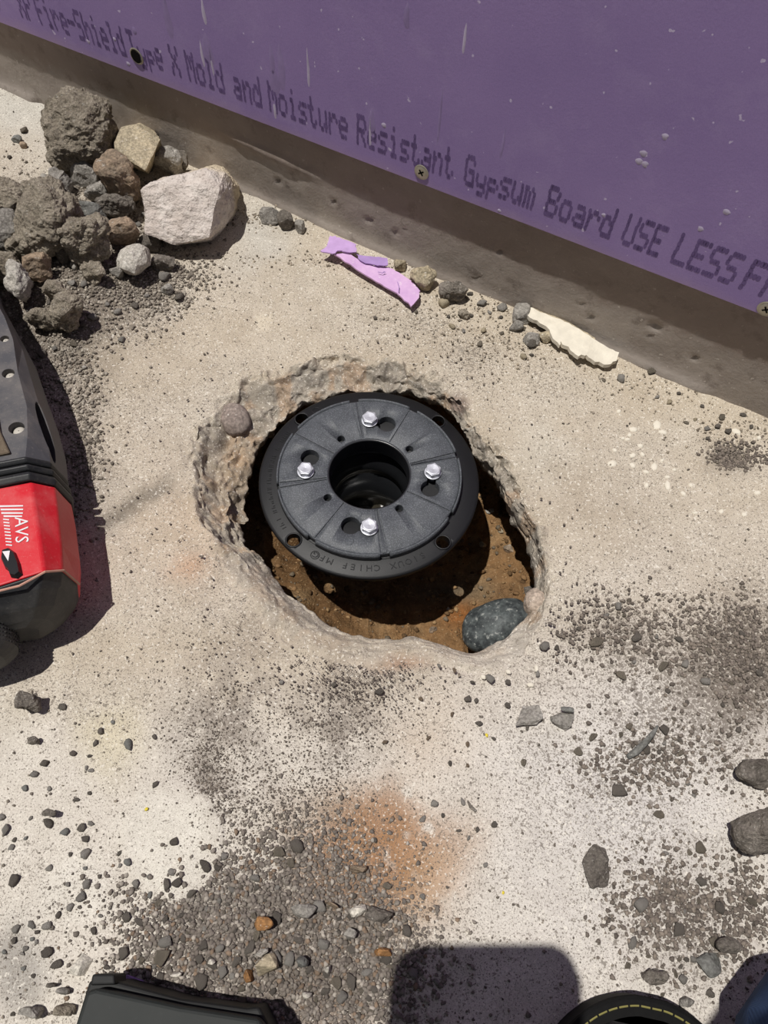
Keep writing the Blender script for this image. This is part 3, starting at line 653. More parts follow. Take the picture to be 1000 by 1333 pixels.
rock('stone', 160, 312, 50, 36, .014, R_BROWN, 'flat orange-brown stone left of the small pale stone', 'stone', .003, 10, 25, .0012, 60, 16, 4)
rock('stone', 176, 346, 44, 52, .012, R_PALE, 'pale rounded stone standing below the big block', 'stone', .004, 15, 26, .0010, 70, 18, 4)
rock('stone', 157, 364, 20, 18, .007, R_GREY, 'small round grey stone touching the pale rounded stone', 'stone', 0, 0, 27, .0006)
rock('stone', 34, 384, 30, 54, .015, R_PALE, 'upright whitish stone just above the power tool', 'stone', .004, 10, 28, .0022, 70, 18, 4)
rock('stone', 58, 368, 38, 32, .012, R_BROWN, 'reddish brown stone right of the upright whitish stone', 'stone', .002, 0, 29, .0012, 80, 16, 4)
rock('dirt_clod', 92, 420, 42, 46, .015, R_CLOD, 'lowest dark clod of the pile right of the power tool', CLOD, .001, 0, 30, .0026, 90, 20, 5)
rock('dirt_clod', 14, 362, 50, 34, .012, R_CLOD, 'clod at the left edge beside the upright whitish stone', CLOD, .001, 0, 31, .0024, 80, 18, 4)
rock('dirt_clod', 60, 425, 40, 34, .011, R_CLOD, 'small clod between the power tool and the lowest dark clod', CLOD, 0, 0, 32, .0026, 90, 18, 4)
rock('stone', 58, 287, 24, 16, .008, R_GREY, 'small round-topped stone behind the broad clod', 'stone', .010, 0, 33, .0008)
rock('stone', 22, 181, 15, 11, .0045, R_SLATE, 'dark pebble alone on the pale slab near the upper left edge', 'stone', 0, 0, 34, .0005)
rock('stone', 31, 190, 9, 7, .003, R_BROWN, 'tiny brown pebble next to the dark pebble near the upper left edge', 'stone', 0, 0, 35, .0004)
rock('stone', 215, 345, 30, 24, .008, R_DARK, 'dark crumb of stone under the front of the big block', 'stone', 0, 0, 36, .0014)
rock('dirt_clod', 40, 338, 40, 34, .014, R_CLOD, 'clod wedged between the split stone and the broad porous clod', CLOD, .002, 0, 120, .0022, 100, 22, 4)
rock('stone', 95, 350, 26, 26, .010, R_DARK, 'dark stone in the shade below the broad porous clod', 'stone', 0, 0, 121, .0012)
rock('dirt_clod', 196, 318, 26, 24, .009, R_DARK, 'dark crumb of rubble at the left foot of the big block', CLOD, 0, 0, 122, .0014)
rock('stone', 130, 262, 30, 26, .011, R_GREY, 'grey stone under the left side of the rusty brown rock', 'stone', 0, 0, 123, .0012)
rock('dirt_clod', 132, 372, 30, 26, .009, R_CLOD, 'small clod on the fine dirt left of the small round grey stone', CLOD, 0, 0, 124, .0018, 100)
rock('dirt_clod', 30, 262, 34, 24, .009, R_DARK, 'dark clod on the upper left flank of the pile', CLOD, 0, 0, 125, .0018, 100)
rock('stone', 192, 205, 26, 30, .012, R_DARK, 'dark stone in the gap between the tan stone and the rusty brown rock', 'stone', 0, 0, 126, .0012)
rock('dirt_clod', 78, 398, 30, 24, .009, R_CLOD, 'crumbly clod right of the reddish brown stone near the power tool', CLOD, 0, 0, 127, .0018, 100)
rock('stone', 218, 378, 16, 14, .005, R_GREY, 'lone grey stone at the lower right tip of the rubble', 'stone', 0, 0, 128, .0006)
# along the curb
rock('stone', 350, 279, 26, 24, .008, R_GREY, 'grey stone at the foot of the curb right of the big block', 'stone', 0, 0, 40, .0008)
rock('stone', 371, 287, 20, 20, .007, R_DARK, 'dark stone second in the short row at the foot of the curb', 'stone', 0, 0, 41, .0010)
rock('stone', 390, 294, 16, 16, .006, R_GREY, 'last and smallest grey stone of the short row at the foot of the curb', 'stone', 0, 0, 42, .0008)
rock('stone', 521, 343, 18, 20, .006, R_TAN, 'tan stone behind the purple scrap against the curb', 'stone', 0, 0, 43, .0008)
rock('stone', 549, 363, 34, 32, .010, R_TAN, 'lumpy tan stone just right of the purple scrap', 'stone', 0, 0, 44, .0016, 80, 18, 4)
rock('dirt_clod', 590, 380, 34, 26, .009, R_DARK, 'dark round clod at the curb between purple scrap and white chip', CLOD, 0, 0, 45, .0016, 90, 18, 4)
rock('stone', 604, 407, 16, 14, .005, R_CLOD, 'crumb of concrete on the sandy strip left of the white chip', 'stone', 0, 0, 46, .0012)
rock('stone', 682, 408, 26, 30, .007, R_GREY, 'grey stone at the left tip of the white chip', 'stone', 0, 0, 47, .0010)
rock('stone', 672, 425, 18, 14, .005, R_GREY, 'small pale grey stone left of the stone pair under the white chip', 'stone', 0, 0, 48, .0006)
rock('stone', 693, 440, 24, 20, .006, R_GREY, 'left one of two grey stones under the white chip', 'stone', 0, 0, 49, .0010)
rock('stone', 712, 437, 22, 18, .006, R_TAN, 'right one of two stones under the white chip', 'stone', 0, 0, 50, .0008)
# right side and foreground
rock('dirt_clod', 984, 1006, 44, 52, .010, R_DARK, 'dark flat clod at the right edge, upper one of two', CLOD, 0, 0, 51, .0014, 90, 20, 4)
rock('dirt_clod', 992, 1083, 74, 86, .016, R_DARK, 'large brown clod cut by the right edge of the frame', CLOD, 0, 0, 52, .0018, 70, 24, 5)
rock('stone', 687, 929, 38, 40, .004, R_GREY, 'flat three-lobed grey stone below the dark cobble', 'stone', 0, 10, 53, .0010, 60, 10, 4)
rock('stone', 735, 934, 36, 36, .004, R_GREY, 'flat grey stone with a pebble on it, right of the three-lobed stone', 'stone', 0, 40, 54, .0008, 60, 12, 4)
rock('stone', 740, 922, 16, 14, .003, R_SLATE, 'small pebble lying on top of the flat grey stone', 'stone', .005, 0, 55, .0004)
rock('dirt_clod', 773, 1129, 44, 66, .004, R_DARK, 'flat dark wedge-shaped flake of dirt on the white slab', CLOD, 0, 10, 56, .0012, 80, 10, 4)
rock('stone', 853, 1272, 34, 28, .007, R_DARK, 'dark reddish lump in front of the boot toe', 'stone', 0, 0, 57, .0014, 90)
rock('stone', 898, 1305, 22, 32, .006, R_GREY, 'grey pebble beside the boot toe', 'stone', 0, 0, 58, .0008)
rock('stone', 925, 1258, 40, 44, .004, R_SLATE, 'flat smooth slate stone near the lower right corner', 'stone', 0, 30, 59, .0006, 60, 12, 4)
rock('dirt_clod', 946, 1230, 26, 26, .006, R_DARK, 'dark clod beside the flat slate stone', CLOD, 0, 0, 60, .0014)
rock('dirt_clod', 39, 915, 28, 34, .009, R_DARK, 'round dark clod alone below the shadow of the power tool', CLOD, 0, 0, 61, .0016, 90, 18, 4)
rock('stone', 42, 964, 16, 16, .005, R_DARK, 'small dark stone below the round dark clod', 'stone', 0, 0, 62, .0010)
rock('stone', 63, 1058, 22, 22, .006, R_DARK, 'dark stone left of the pale plaster patch', 'stone', 0, 0, 63, .0010)
rock('stone', 345, 1203, 26, 32, .006, R_RUST, 'orange-brown rounded stone in the gravel, left of centre', 'stone', 0, 0, 64, .0006, 70)
rock('stone', 500, 1240, 24, 17, .005, R_RUST, 'orange oval pebble left of the phone shadow', 'stone', 0, 0, 65, .0004, 70)
rock('stone', 345, 1258, 34, 42, .006, R_TAN, 'tan wedge-shaped stone in the gravel near the black case', 'stone', .001, 25, 66, .0004, 70, 9)
rock('stone', 325, 1270, 14, 30, .005, R_RUST, 'narrow orange stone left of the tan wedge', 'stone', 0, 0, 67, .0004, 70)
rock('stone', 341, 1242, 26, 14, .005, R_PALE, 'pale flat stone above the tan wedge', 'stone', 0, 20, 68, .0004, 70)
rock('stone', 466, 1186, 24, 20, .005, R_WHITE, 'white lump of plaster in the gravel', 'stone', 0, 20, 69, .0008, 90)
rock('stone', 494, 1192, 38, 34, .006, R_DARK, 'dark grey stone right of the white lump', 'stone', 0, 0, 70, .0012, 90)
rock('stone', 433, 1179, 24, 20, .005, R_BROWN, 'flat tan-brown stone left of the white lump', 'stone', 0, 0, 71, .0004, 70, 9)
rock('stone', 467, 1131, 24, 18, .005, R_BROWN, 'tan stone lying on the rust patch', 'stone', 0, 0, 72, .0006)
rock('stone', 394, 1186, 34, 30, .006, R_GREY, 'grey stone amid the gravel above the orange pebble row', 'stone', 0, 0, 73, .0010)
rock('stone', 393, 1252, 18, 30, .006, R_SLATE, 'upright slate pebble in the gravel below the grey stone', 'stone', 0, 0, 74, .0005)
rock('stone', 427, 1262, 14, 26, .005, R_PALE, 'narrow pale pebble in the gravel right of the slate pebble', 'stone', 0, 15, 75, .0005)
rock('stone', 456, 1215, 18, 30, .006, R_GREY, 'long grey pebble in the gravel under the white lump', 'stone', 0, -10, 76, .0006)
rock('stone', 400, 1296, 12, 20, .004, R_WHITE, 'white pointed chip at the bottom of the gravel', 'stone', 0, 0, 77, .0004)
rock('stone', 278, 1253, 12, 20, .004, R_WHITE, 'white pointed chip in the gravel above the black case', 'stone', 0, -20, 78, .0004)
rock('stone', 232, 1268, 18, 10, .004, R_WHITE, 'cream chip just above the black case', 'stone', 0, 10, 79, .0004)
rock('stone', 104, 1257, 26, 44, .004, R_WHITE, 'large flat cream flake left of the black case', 'stone', 0, -25, 80, .0004, 60, 9)
rock('stone', 66, 1283, 16, 16, .005, R_DARK, 'square dark pebble near the lower left corner', 'stone', 0, 0, 81, .0004)
rock('stone', 84, 1290, 18, 18, .005, R_GREY, 'grey pebble right of the square dark pebble', 'stone', 0, 0, 82, .0004)
rock('stone', 40, 1318, 34, 32, .007, R_GREY, 'grey stone at the bottom edge near the left corner', 'stone', 0, 0, 83, .0006)
rock('stone', 82, 1314, 30, 34, .007, R_CLOD, 'brownish stone at the bottom edge beside the black case', 'stone', 0, 0, 84, .0008)
# embedded and in the pit
def ellipsoid(name, cx, cy, z, r3, mat, label, seed, amp=.0006, rot=0, cat='stone'):
    c = P(cx, cy, z); bm = bmesh.new(); bmesh.ops.create_icosphere(bm, subdivisions=4, radius=1)
    co = np.array([v.co for v in bm.verts]); co = co*np.array(r3)*(1+.09*fbm(co, 1.3, 2, seed))[:, None]+co*(amp*fbm(co*np.array(r3), 160, 3, seed))[:, None]
    for v, q in zip(bm.verts, co): v.co = q
    me = bm_mesh(name, bm); o = link(name, me, mat, smooth=True); o.location = c; o.rotation_euler = (0, 0, math.radians(rot)); return tag(o, label, cat)
t = NT('cobble_dark'); c = t.mix(t.ramp(t.noise(160, 5, .75), .4, .6), lin(52, 56, 58), lin(92, 98, 98)); c = t.mix(t.math('MULTIPLY', t.ramp(t.noise(330, 3, .6), .6, .68), .8), c, lin(158, 160, 156))
t.bump(t.noise(300, 4, .7), .2, .001); M_COB = t.out(c, .6, 0, .4)
cob = ellipsoid('cobble', 652, 818, -.072, (.0265, .0215, .020), M_COB, 'smooth dark grey cobble in the pit under the near rim of the hole', 31, .0004, 20)
vein = link('quartz_vein', join_mesh('vein', [tube([(.004, .0170, .0115), (.009, .009, .0168), (.0125, .000, .0178), (.015, -.008, .0155)], .00035, 5)]), R_WHITE, cob)
ellipsoid('cobble', 306, 546, -.014, (.0115, .0125, .0095), rockmat('cobble_pink', (150, 138, 130), (124, 112, 106), 60, .25), 'rounded pinkish grey cobble embedded in the left wall of the hole', 35, .0003, 20)
ellipsoid('cobble', 697, 785, -.016, (.0075, .009, .008), rockmat('cobble_sand', (196, 180, 164), (170, 154, 140), 60, .3), 'small sandy cobble embedded in the right wall above the dark cobble', 37, .0004)
for i, (x, y, z, w, h, mt, lb) in enumerate([(638, 662, -.098, 14, 9, R_PALE, 'whitish pebble in the pit beside the right edge of the drain'), (654, 687, -.095, 9, 8, R_TAN, 'tiny tan pebble below the whitish pebble in the pit'), (663, 712, -.092, 16, 18, R_BROWN, 'tan stone in the pit at the right wall'), (630, 703, -.098, 10, 10, R_TAN, 'pebble in the pit at the edge of the drain shadow'), (585, 787, -.097, 7, 7, R_PALE, 'small pale crumb in the pit just below the drain shadow'), (700, 740, -.06, 16, 18, R_DARK, 'dark lump in the pit under the right overhang'), (566, 812, -.095, 12, 10, R_BROWN, 'brown lump in the pit near the lower rim'), (378, 775, -.06, 14, 9, R_BROWN, 'brown lump on the soil bank at the lower left')]):
    c = P(x, y, z); e = P(x+w/2, y, z); rx = np.linalg.norm(e-c); me = hull_mesh('pebble', rand_hull(rx, rx*h/w, rx*.7, 12, 300+i, .8), 2, .0004, 120, i); o = link('pebble', me, mt)
    dd = c[:2]-HC; th = math.atan2(dd[1], dd[0]); rp = np.interp(th, TH, RP); zs = float(soil_z(np.array(c[0]), np.array(c[1]), np.array(np.hypot(*dd)/rp), np.array(th)))
    o.location = (c[0], c[1], zs+rx*.35); tag(o, lb, 'pebble')

# ------------------------------------------------------------------ scraps at the foot of the curb
def sheet(name, px, mat, parent, z=.004, th=.0012, wav=.0012, seed=0, step=4, slope=(0, 0)):
    """thin torn sheet with a wavy surface; outline in pixels on the plane z"""
    W = np.array([P(x, y, z)[:2] for x, y in px]); o_ = np.array(parent.location[:2]) if parent else np.zeros(2); W = W-o_
    L = []
    for i in range(len(W)):
        a, b = W[i], W[(i+1) % len(W)]
        for k in range(step): q_ = a+(b-a)*k/step; L.append(q_+.0004*rng.normal(size=2)*(k > 0))
    bm = bmesh.new(); vs_ = [bm.verts.new((q_[0], q_[1], 0)) for q_ in L]; f = bm.faces.new(vs_)
    bmesh.ops.triangulate(bm, faces=[f]); bmesh.ops.subdivide_edges(bm, edges=bm.edges[:], cuts=2, use_grid_fill=True); bmesh.ops.triangulate(bm, faces=bm.faces[:])
    for v in bm.verts: q_ = np.array([[v.co.x, v.co.y, seed]]); v.co.z = float(wav*fbm(q_, 40, 3, seed)[0])+slope[0]*v.co.x+slope[1]*v.co.y
    r_ = bmesh.ops.extrude_face_region(bm, geom=bm.faces[:]); 
    for v in [g for g in r_['geom'] if isinstance(g, bmesh.types.BMVert)]: v.co.z -= th
    bmesh.ops.recalc_face_normals(bm, faces=bm.faces); me = bm_mesh(name, bm); o = link(name, me, mat, parent)
    o.location = (0, 0, z-(parent.location[2] if parent else 0)); return o
cr = lambda pts, ox, oy, s: [(ox+x/s, oy+y/s) for x, y in pts]
t = NT('faded_paper'); c = t.mix(t.ramp(t.noise(50, 5, .7), .35, .65), lin(196, 158, 204), lin(214, 180, 216)); c = t.mix(t.math('MULTIPLY', t.ramp(t.noise(160, 4, .7), .6, .68), .6), c, lin(228, 214, 224)); M_PAP = t.out(c, .9, 0, .15)
M_PAP2 = plain('torn_paper', (166, 138, 190), .9, 0, .15, .12); M_PAP3 = plain('torn_paper_pale', (190, 158, 206), .9, 0, .15, .1)
sc0 = P(484, 350); scrap = empty('paper_scrap', (sc0[0], sc0[1], floor_z(sc0[0], sc0[1]))); tag(scrap, 'torn lilac strip of board paper lying at the foot of the curb', 'paper scrap')
sheet('strip', cr([(220,262),(330,250),(420,300),(520,335),(650,352),(740,400),(850,470),(920,550),(910,610),(845,678),(750,590),(735,575),(560,470),(400,375)], 400, 290, 6.25), M_PAP, scrap, .0075, .0014, .0011, 3)
sheet('flap', cr([(188,105),(260,128),(400,182),(400,245),(330,252),(265,240),(205,262),(108,226),(160,190)], 400, 290, 6.25), M_PAP3, scrap, .0090, .001, .0012, 5)
sheet('flap', cr([(400,258),(520,272),(652,288),(655,345),(575,348),(440,312)], 400, 290, 6.25), M_PAP2, scrap, .0092, .0008, .0008, 7)
for pts in ([(575,400),(610,408),(640,400)], [(612,410),(628,395)], [(735,480),(748,520),(745,565)]):
    link('crease', join_mesh('crease', [tube([tuple(P(400+x/6.25, 290+y/6.25, .0094)-np.array(scrap.location)) for x, y in pts], .0003, 5)]), M_PAP2, scrap)
M_CHIP = plain('plaster_chip', (222, 215, 200), .9, 0, .15, .08, .4, 150)
c0 = P(740, 440); chip = empty('plaster_chip', (c0[0], c0[1], floor_z(c0[0], c0[1]))); tag(chip, 'jagged white plaster chip lying along the foot of the curb', 'plaster chip')
sheet('slab_piece', cr([(100,140),(150,125),(230,170),(330,210),(430,265),(520,310),(600,355),(720,420),(830,480),(910,520),(890,590),(820,620),(700,605),(620,560),(550,575),(480,520),(400,440),(390,470),(330,410),(300,340),(250,290),(160,245),(95,195)], 670, 380, 6.667), M_CHIP, chip, .009, .0035, .0016, 9, 3)
sheet('backing', cr([(150,100),(200,110),(330,185),(430,240),(600,340),(700,400),(690,430),(480,330),(300,240),(160,160)], 670, 380, 6.667), R_TAN, chip, .0078, .003, .001, 11, 3)

# ------------------------------------------------------------------ power tool at the left edge
AX = np.array([.36250889, -.93198032]); SD = np.array([.93198032, .36250889]); TO = np.array([-.18168, .16885])
W0 = -.050
tool = empty('power_tool', (*(TO+AX*-.06+SD*W0), 0)); tag(tool, 'red and black hammer drill lying on the slab at the left edge', 'power tool')
TL = np.array(tool.location)
def tp(s, w, z): q_ = TO+AX*s+SD*w; return np.array([q_[0], q_[1], z])-TL
def loft(name, secs, mat, bev=.0012, caps=True):
    """secs: (s, [(w, z) from the top centre down the right flank to the foot]) mirrored about the axis"""
    V = []; rows_ = []
    for sv in secs:
        s, hp = sv[0], sv[1]; pts = [(w, z) for w, z in hp]+[(2*W0-w, z) for w, z in hp[:0:-1]]
        rows_.append(len(pts)); V += [tp(s if not isinstance(s, (list, tuple)) else s[min(i, len(pts)-1-i) if i else 0], w, z) for i, (w, z) in enumerate(pts)]
    n = rows_[0]; f = [(i*n+k, i*n+(k+1) % n, (i+1)*n+(k+1) % n, (i+1)*n+k) for i in range(len(secs)-1) for k in range(n)]
    if caps: f += [tuple(range(n)), tuple(range((len(secs)-1)*n, len(secs)*n))]
    me = mesh_py(name, V, f); fix_normals(me); return me
def sec(s, bw, bz, cw, cz, dw, dz, tz, ez=.006): return (s, [(W0, tz), (bw, bz), (cw, cz), (dw, dz), (dw-.004, dz*.5), (max(dw-.014, W0+.002), ez)])
M_RED = dusty('red_plastic', (206, 34, 46), (214, 130, 128), .5, .42, 60, .1)
M_BLK = dusty('black_rubber', (38, 39, 41), (120, 116, 110), .32, .5, 60, .15)
M_GRY = dusty('grey_housing', (78, 78, 82), (140, 132, 124), .5, .5, 50, .15)
red = loft('red_cover', [sec(-.0605, -.0006, .0625, .0094, .052, .0118, .030, .067), sec(-.045, -.0004, .0628, .0092, .0525, .0122, .030, .0675), sec(-.020, 0, .0626, .0082, .0522, .0115, .030, .0672), sec((0.0052, -.0004, -.0040, -.0052, -.004, -.002), .0, .062, .0070, .052, .0088, .030, .0665)], M_RED)
ro = link('red_cover', red, M_RED, tool); bevel(ro, .0013, 3, 15); ro['label'] = 'dusty red cover with white lettering'
trim = []
tr = [(W0, .0670, .0056), (-.0127, .0648, .0056), (.0003, .0624, .0000), (.0074, .0523, -.0036), (.0092, .030, -.0048)]
link('cover_seam', join_mesh('seam', [tube([tuple(tp(s, w, z)) for w, z, s in tr], .0007, 6)]), plain('pale_seam', (196, 150, 132), .8), ro)
nose = loft('nose', [sec((.0050, -.0006, -.0042, -.0054, -.004, -.002), -.0004, .0614, .0066, .0516, .0084, .030, .066), sec((.0085, .006, .003, .002, .002, .002), -.005, .0565, .0030, .047, .0050, .029, .061), sec((.0125, .012, .0095, .008, .008, .008), -.0105, .049, -.0035, .040, -.0015, .028, .053), sec((.0150, .0145, .0135, .0125, .012, .012), -.0155, .041, -.0105, .035, -.009, .027, .045, .012), sec((.0160, .0158, .0152, .0148, .0145, .0145), -.021, .036, -.0180, .032, -.017, .027, .038, .018)], M_BLK)
no = link('nose', nose, M_BLK, tool); bevel(no, .001, 2, 20)
bands = []
for s0, s1, k in ((-.0795, -.0750, .0), (-.0735, -.0690, .0006), (-.0675, -.0612, .0012)):
    me = loft('rubber_band', [sec(s0, -.0022+k, .0622+k, .0085+k, .0520, .0112+k, .030, .0665+k), sec((s0+s1)/2, -.0012+k, .0640+k, .0096+k, .0532, .0124+k, .030, .0686+k), sec(s1, -.0022+k, .0622+k, .0085+k, .0520, .0112+k, .030, .0665+k)], M_BLK)
    bevel(link('rubber_band', me, M_BLK, tool), .0007, 2, 20)
core = loft('core', [sec(-.081, -.004, .060, .006, .050, .009, .029, .064), sec(-.060, -.004, .060, .006, .050, .009, .029, .064)], M_BLK); link('band_core', core, M_BLK, tool)
body = loft('housing', [sec(-.40, -.030, .050, -.028, .044, -.026, .028, .052), sec(-.30, -.024, .056, -.020, .048, -.018, .029, .059), sec(-.241, -.016, .058, -.014, .048, -.0135, .029, .062), sec(-.199, -.0045, .0595, -.003, .050, -.0025, .029, .064), sec(-.176, -.0008, .060, .0016, .051, .0030, .029, .0648), sec(-.147, -.0004, .0606, .0046, .0515, .0066, .029, .0655), sec(-.118, .0022, .0606, .0080, .0520, .0108, .029, .0660), sec(-.095, .0006, .0615, .0094, .0520, .0125, .029, .0662), sec(-.0790, -.0022, .0618, .0088, .0518, .0118, .029, .0662)], M_GRY)
def slot_cut():
    # oval hand slot on the right flank
    C1 = Vector(tp(-.104, .0072, .049)); ax = Vector((*AX, 0)); nrm = Vector((*(SD*.78), .62)).normalized(); axs = (ax+Vector((*SD, 0))*.15-Vector((0, 0, .10))); axs = (axs-nrm*axs.dot(nrm)).normalized(); sv = nrm.cross(axs)
    v = []; n_ = 24
    for d in (-.012, .012):
        for i in range(n_): a = 2*math.pi*i/n_; v.append(C1+axs*(.0225*math.cos(a))+sv*(.0048*math.sin(a))+nrm*d)
    return v, [tuple(range(n_)), tuple(range(n_, 2*n_))]+[(i, (i+1) % n_, n_+(i+1) % n_, n_+i) for i in range(n_)], C1, axs, sv, nrm
v, f, C1, axs, sv, nrm = slot_cut(); cutp = [(v, f)]
bores = [(-.1779, -.0058, .0028), (-.1472, -.0060, .0038), (-.1022, -.0050, .0046)]
for s, w, r_ in bores:
    q_ = tp(s, w, 0); cutp.append(cyl_cut(q_[0], q_[1], r_, .0545, .08, 20))
cm = join_mesh('cut', cutp); fix_normals(cm)
body = boolean(body, cm, 'housing'); bo = link('housing', body, M_GRY, tool); bevel(bo, .0008, 2, 25); bo['label'] = 'dusty dark grey housing'
for s, w, r_ in bores:
    q_ = tp(s-.0002, w, .0568); me = lathe('boss', [(.0003, .0018), (r_*.55, .0016), (r_*.80, .0006), (r_*.82, -.003)], 20, False); link('screw_boss', me, plain('boss_pale', (190, 184, 174), .6), bo, smooth=True).location = tuple(q_)
pts = [tuple(C1+axs*(.0200*math.cos(a))+sv*(.0042*math.sin(a))-nrm*.004) for a in np.linspace(math.radians(-150), math.radians(-20), 14)]
link('slot_edge', join_mesh('slot_edge', [tube(pts, .0007, 6)]), plain('worn_edge', (170, 164, 156), .6), bo)
V = [tp(s, w, z) for s, w, z in [(-.145, -.066, .0668), (-.145, -.016, .0648), (-.100, -.0135, .0650), (-.083, -.0095, .0648), (-.083, -.072, .0668)]]
me = mesh_py('panel', [q_ for q_ in V]+[q_-np.array([0, 0, .004]) for q_ in V], [(0, 1, 2, 3, 4), (9, 8, 7, 6, 5)]+[(i, (i+1) % 5, 5+(i+1) % 5, 5+i) for i in range(5)]); fix_normals(me)
pa_ = link('dusty_panel', me, dusty('dust_panel', (92, 80, 66), (150, 136, 116), .8, .8, 50), tool); bevel(pa_, .0006, 1)
# chuck with bristled ring
chz = .034
def along(prof, n=28):
    p_ = [[tuple(tp(s, W0+r_*math.cos(2*math.pi*i/n), chz+r_*math.sin(2*math.pi*i/n))) for i in range(n)] for s, r_ in prof]
    V_ = [q_ for row in p_ for q_ in row]; f_ = [tuple(q_) for q_ in grid_faces(len(prof), n, True)]+[tuple(range(n)), tuple(range((len(prof)-1)*n, len(prof)*n))]
    me_ = mesh_py('turned', V_, f_); fix_normals(me_); return me_
link('chuck', along([(.000, .0190), (.0100, .0200), (.0120, .0205), (.0130, .0228), (.024, .0222), (.027, .0190), (.029, .0150), (.030, .006)]), M_BLK, tool, smooth=False)
br = []
for i in range(72):
    a = 2*math.pi*i/72
    for j in range(5):
        s_ = .0136+j*.0022; r0 = .0222-j*.0003; r1 = .0236-j*.0003+.0004*random.uniform(-1, 1); s2 = s_+.0010
        br.append(tube([tuple(tp(s_, W0+r0*math.cos(a), chz+r0*math.sin(a))), tuple(tp(s2, W0+r1*math.cos(a), chz+r1*math.sin(a)))], .00045, 4))
bo2 = link('knurled_ring', join_mesh('knurl', br), M_BLK, tool)
link('chuck_seam', join_mesh('chuck_seam', [tube([tuple(tp(.0122, W0+.0212*math.cos(a), chz+.0212*math.sin(a))) for a in np.linspace(0, 2*math.pi, 40, endpoint=False)], .0006, 6, True)]), plain('seam_dust', (176, 166, 140), .8), tool)
# switch with white arrow, lettering
def face_pt(s, w, lift): tz = .0672+(.0626-.0672)*(w-W0)/(0-W0); return tp(s, w, tz+lift)
sw = [(-.0190, -.0195), (-.0195, -.0160), (-.0155, -.0128), (-.0080, -.0112), (-.0012, -.0108), (.0004, -.0135), (-.0010, -.0165), (-.0050, -.0172), (-.0070, -.0188), (-.0140, -.0205)]
V = [face_pt(s, w, 0) for s, w in sw]+[face_pt(-.0095+(s+.0095)*.86, -.0155+(w+.0155)*.8, .0026) for s, w in sw]; n = len(sw)
me = mesh_py('switch', V, [tuple(range(n, 2*n))]+[(i, (i+1) % n, n+(i+1) % n, n+i) for i in range(n)]); fix_normals(me); swo = link('switch', me, plain('gloss_black', (24, 25, 27), .3, 0, .5), tool); swo['label'] = 'glossy black slide switch with a white arrow'
M_WHT = plain('white_print', (226, 222, 224), .6, 0, .3, .05)
link('arrow', mesh_py('arrow', [face_pt(s, w, .0029) for s, w in ((-.0165, -.0186), (-.0160, -.0148), (-.0098, -.0162))], [(0, 1, 2)]), M_WHT, swo)
parts = []
bs = Vector(tp(1, 0, 0)-tp(0, 0, 0)).normalized(); bw = Vector(face_pt(0, .01, 0)-face_pt(0, 0, 0)).normalized(); bn = bw.cross(bs); bn = bn if bn.z > 0 else -bn
def on_face(me, s, w, rot=0, shear=.0):
    o_ = Vector(face_pt(s, w, .0005)); a = math.radians(rot); ex = bs*math.cos(a)+bw*math.sin(a); ey = -bs*math.sin(a)+bw*math.cos(a); return [tuple(o_+ex*(q_[0]+shear*q_[1])+ey*q_[1]) for q_ in md(me)[0]], md(me)[1]
parts.append(on_face(text_mesh('AVS', .0098), -.0292, -.0088, -4, .12))
lo = [((-.0475, -.0182), (-.0448, -.0062)), ((-.0452, -.0180), (-.0424, -.0064)), ((-.0428, -.0178), (-.0400, -.0068)), ((-.0404, -.0168), (-.0380, -.0074))]
for (a, b) in lo:
    d = .0006; parts.append(([face_pt(a[0]-d, a[1], .0005), face_pt(a[0]+d, a[1], .0005), face_pt(b[0]+d, b[1], .0005), face_pt(b[0]-d*.5, b[1], .0005)], [(0, 1, 2, 3)]))
for i in range(9):
    s_ = -.0385+i*.0021; d = .0004; parts.append(([face_pt(s_-d, -.0172, .0005), face_pt(s_+d, -.0172, .0005), face_pt(s_+d+.0012, -.0142, .0005), face_pt(s_-d+.0012, -.0142, .0005)], [(0, 1, 2, 3)]))
link('white_lettering', join_mesh('lettering', parts), M_WHT, ro)

# ------------------------------------------------------------------ pebbles, plaster droplets and grit on the slab
def icos(sub):
    bm = bmesh.new(); bmesh.ops.create_icosphere(bm, subdivisions=sub, radius=1); v = np.array([q_.co for q_ in bm.verts]); bm.verts.index_update(); f = np.array([[q_.index for q_ in fc_.verts] for fc_ in bm.faces]); bm.free(); return v, f
def pebble_proto(seed, sub=2):
    v, f = icos(sub); r_ = np.random.default_rng(seed); n_ = r_.normal(size=(12, 3)); n_ /= np.linalg.norm(n_, axis=1)[:, None]
    for k_ in n_: d = v@k_; lim = .44+.3*r_.random(); v = v-np.outer(np.maximum(d-lim, 0), k_)
    v = v*(1+.08*fbm(v, 2.0, 2, seed))[:, None]*np.array([1, .8, .62]); return v, f
PROT = []
for i in range(10): v, f = pebble_proto(500+i); PROT.append((v, f, mesh_np('pebble', v, f)))
PMESH = {}
def pebble_mesh(i, mat):
    k = (i, mat.name)
    if k not in PMESH: me = PROT[i][2].copy(); me.materials.append(mat); PMESH[k] = me
    return PMESH[k]
def in_hole(x, y, mrg=.0):
    d = np.array([x, y])-HC; return np.hypot(*d) < np.interp(math.atan2(d[1], d[0]), TH, RO)+mrg
def ok(x, y): return (not in_hole(x, y, .002)) and (np.array([x, y])-WA[:2])@WN[:2] < -.004
dens = []                                       # (cx, cy, rx, ry, weight)
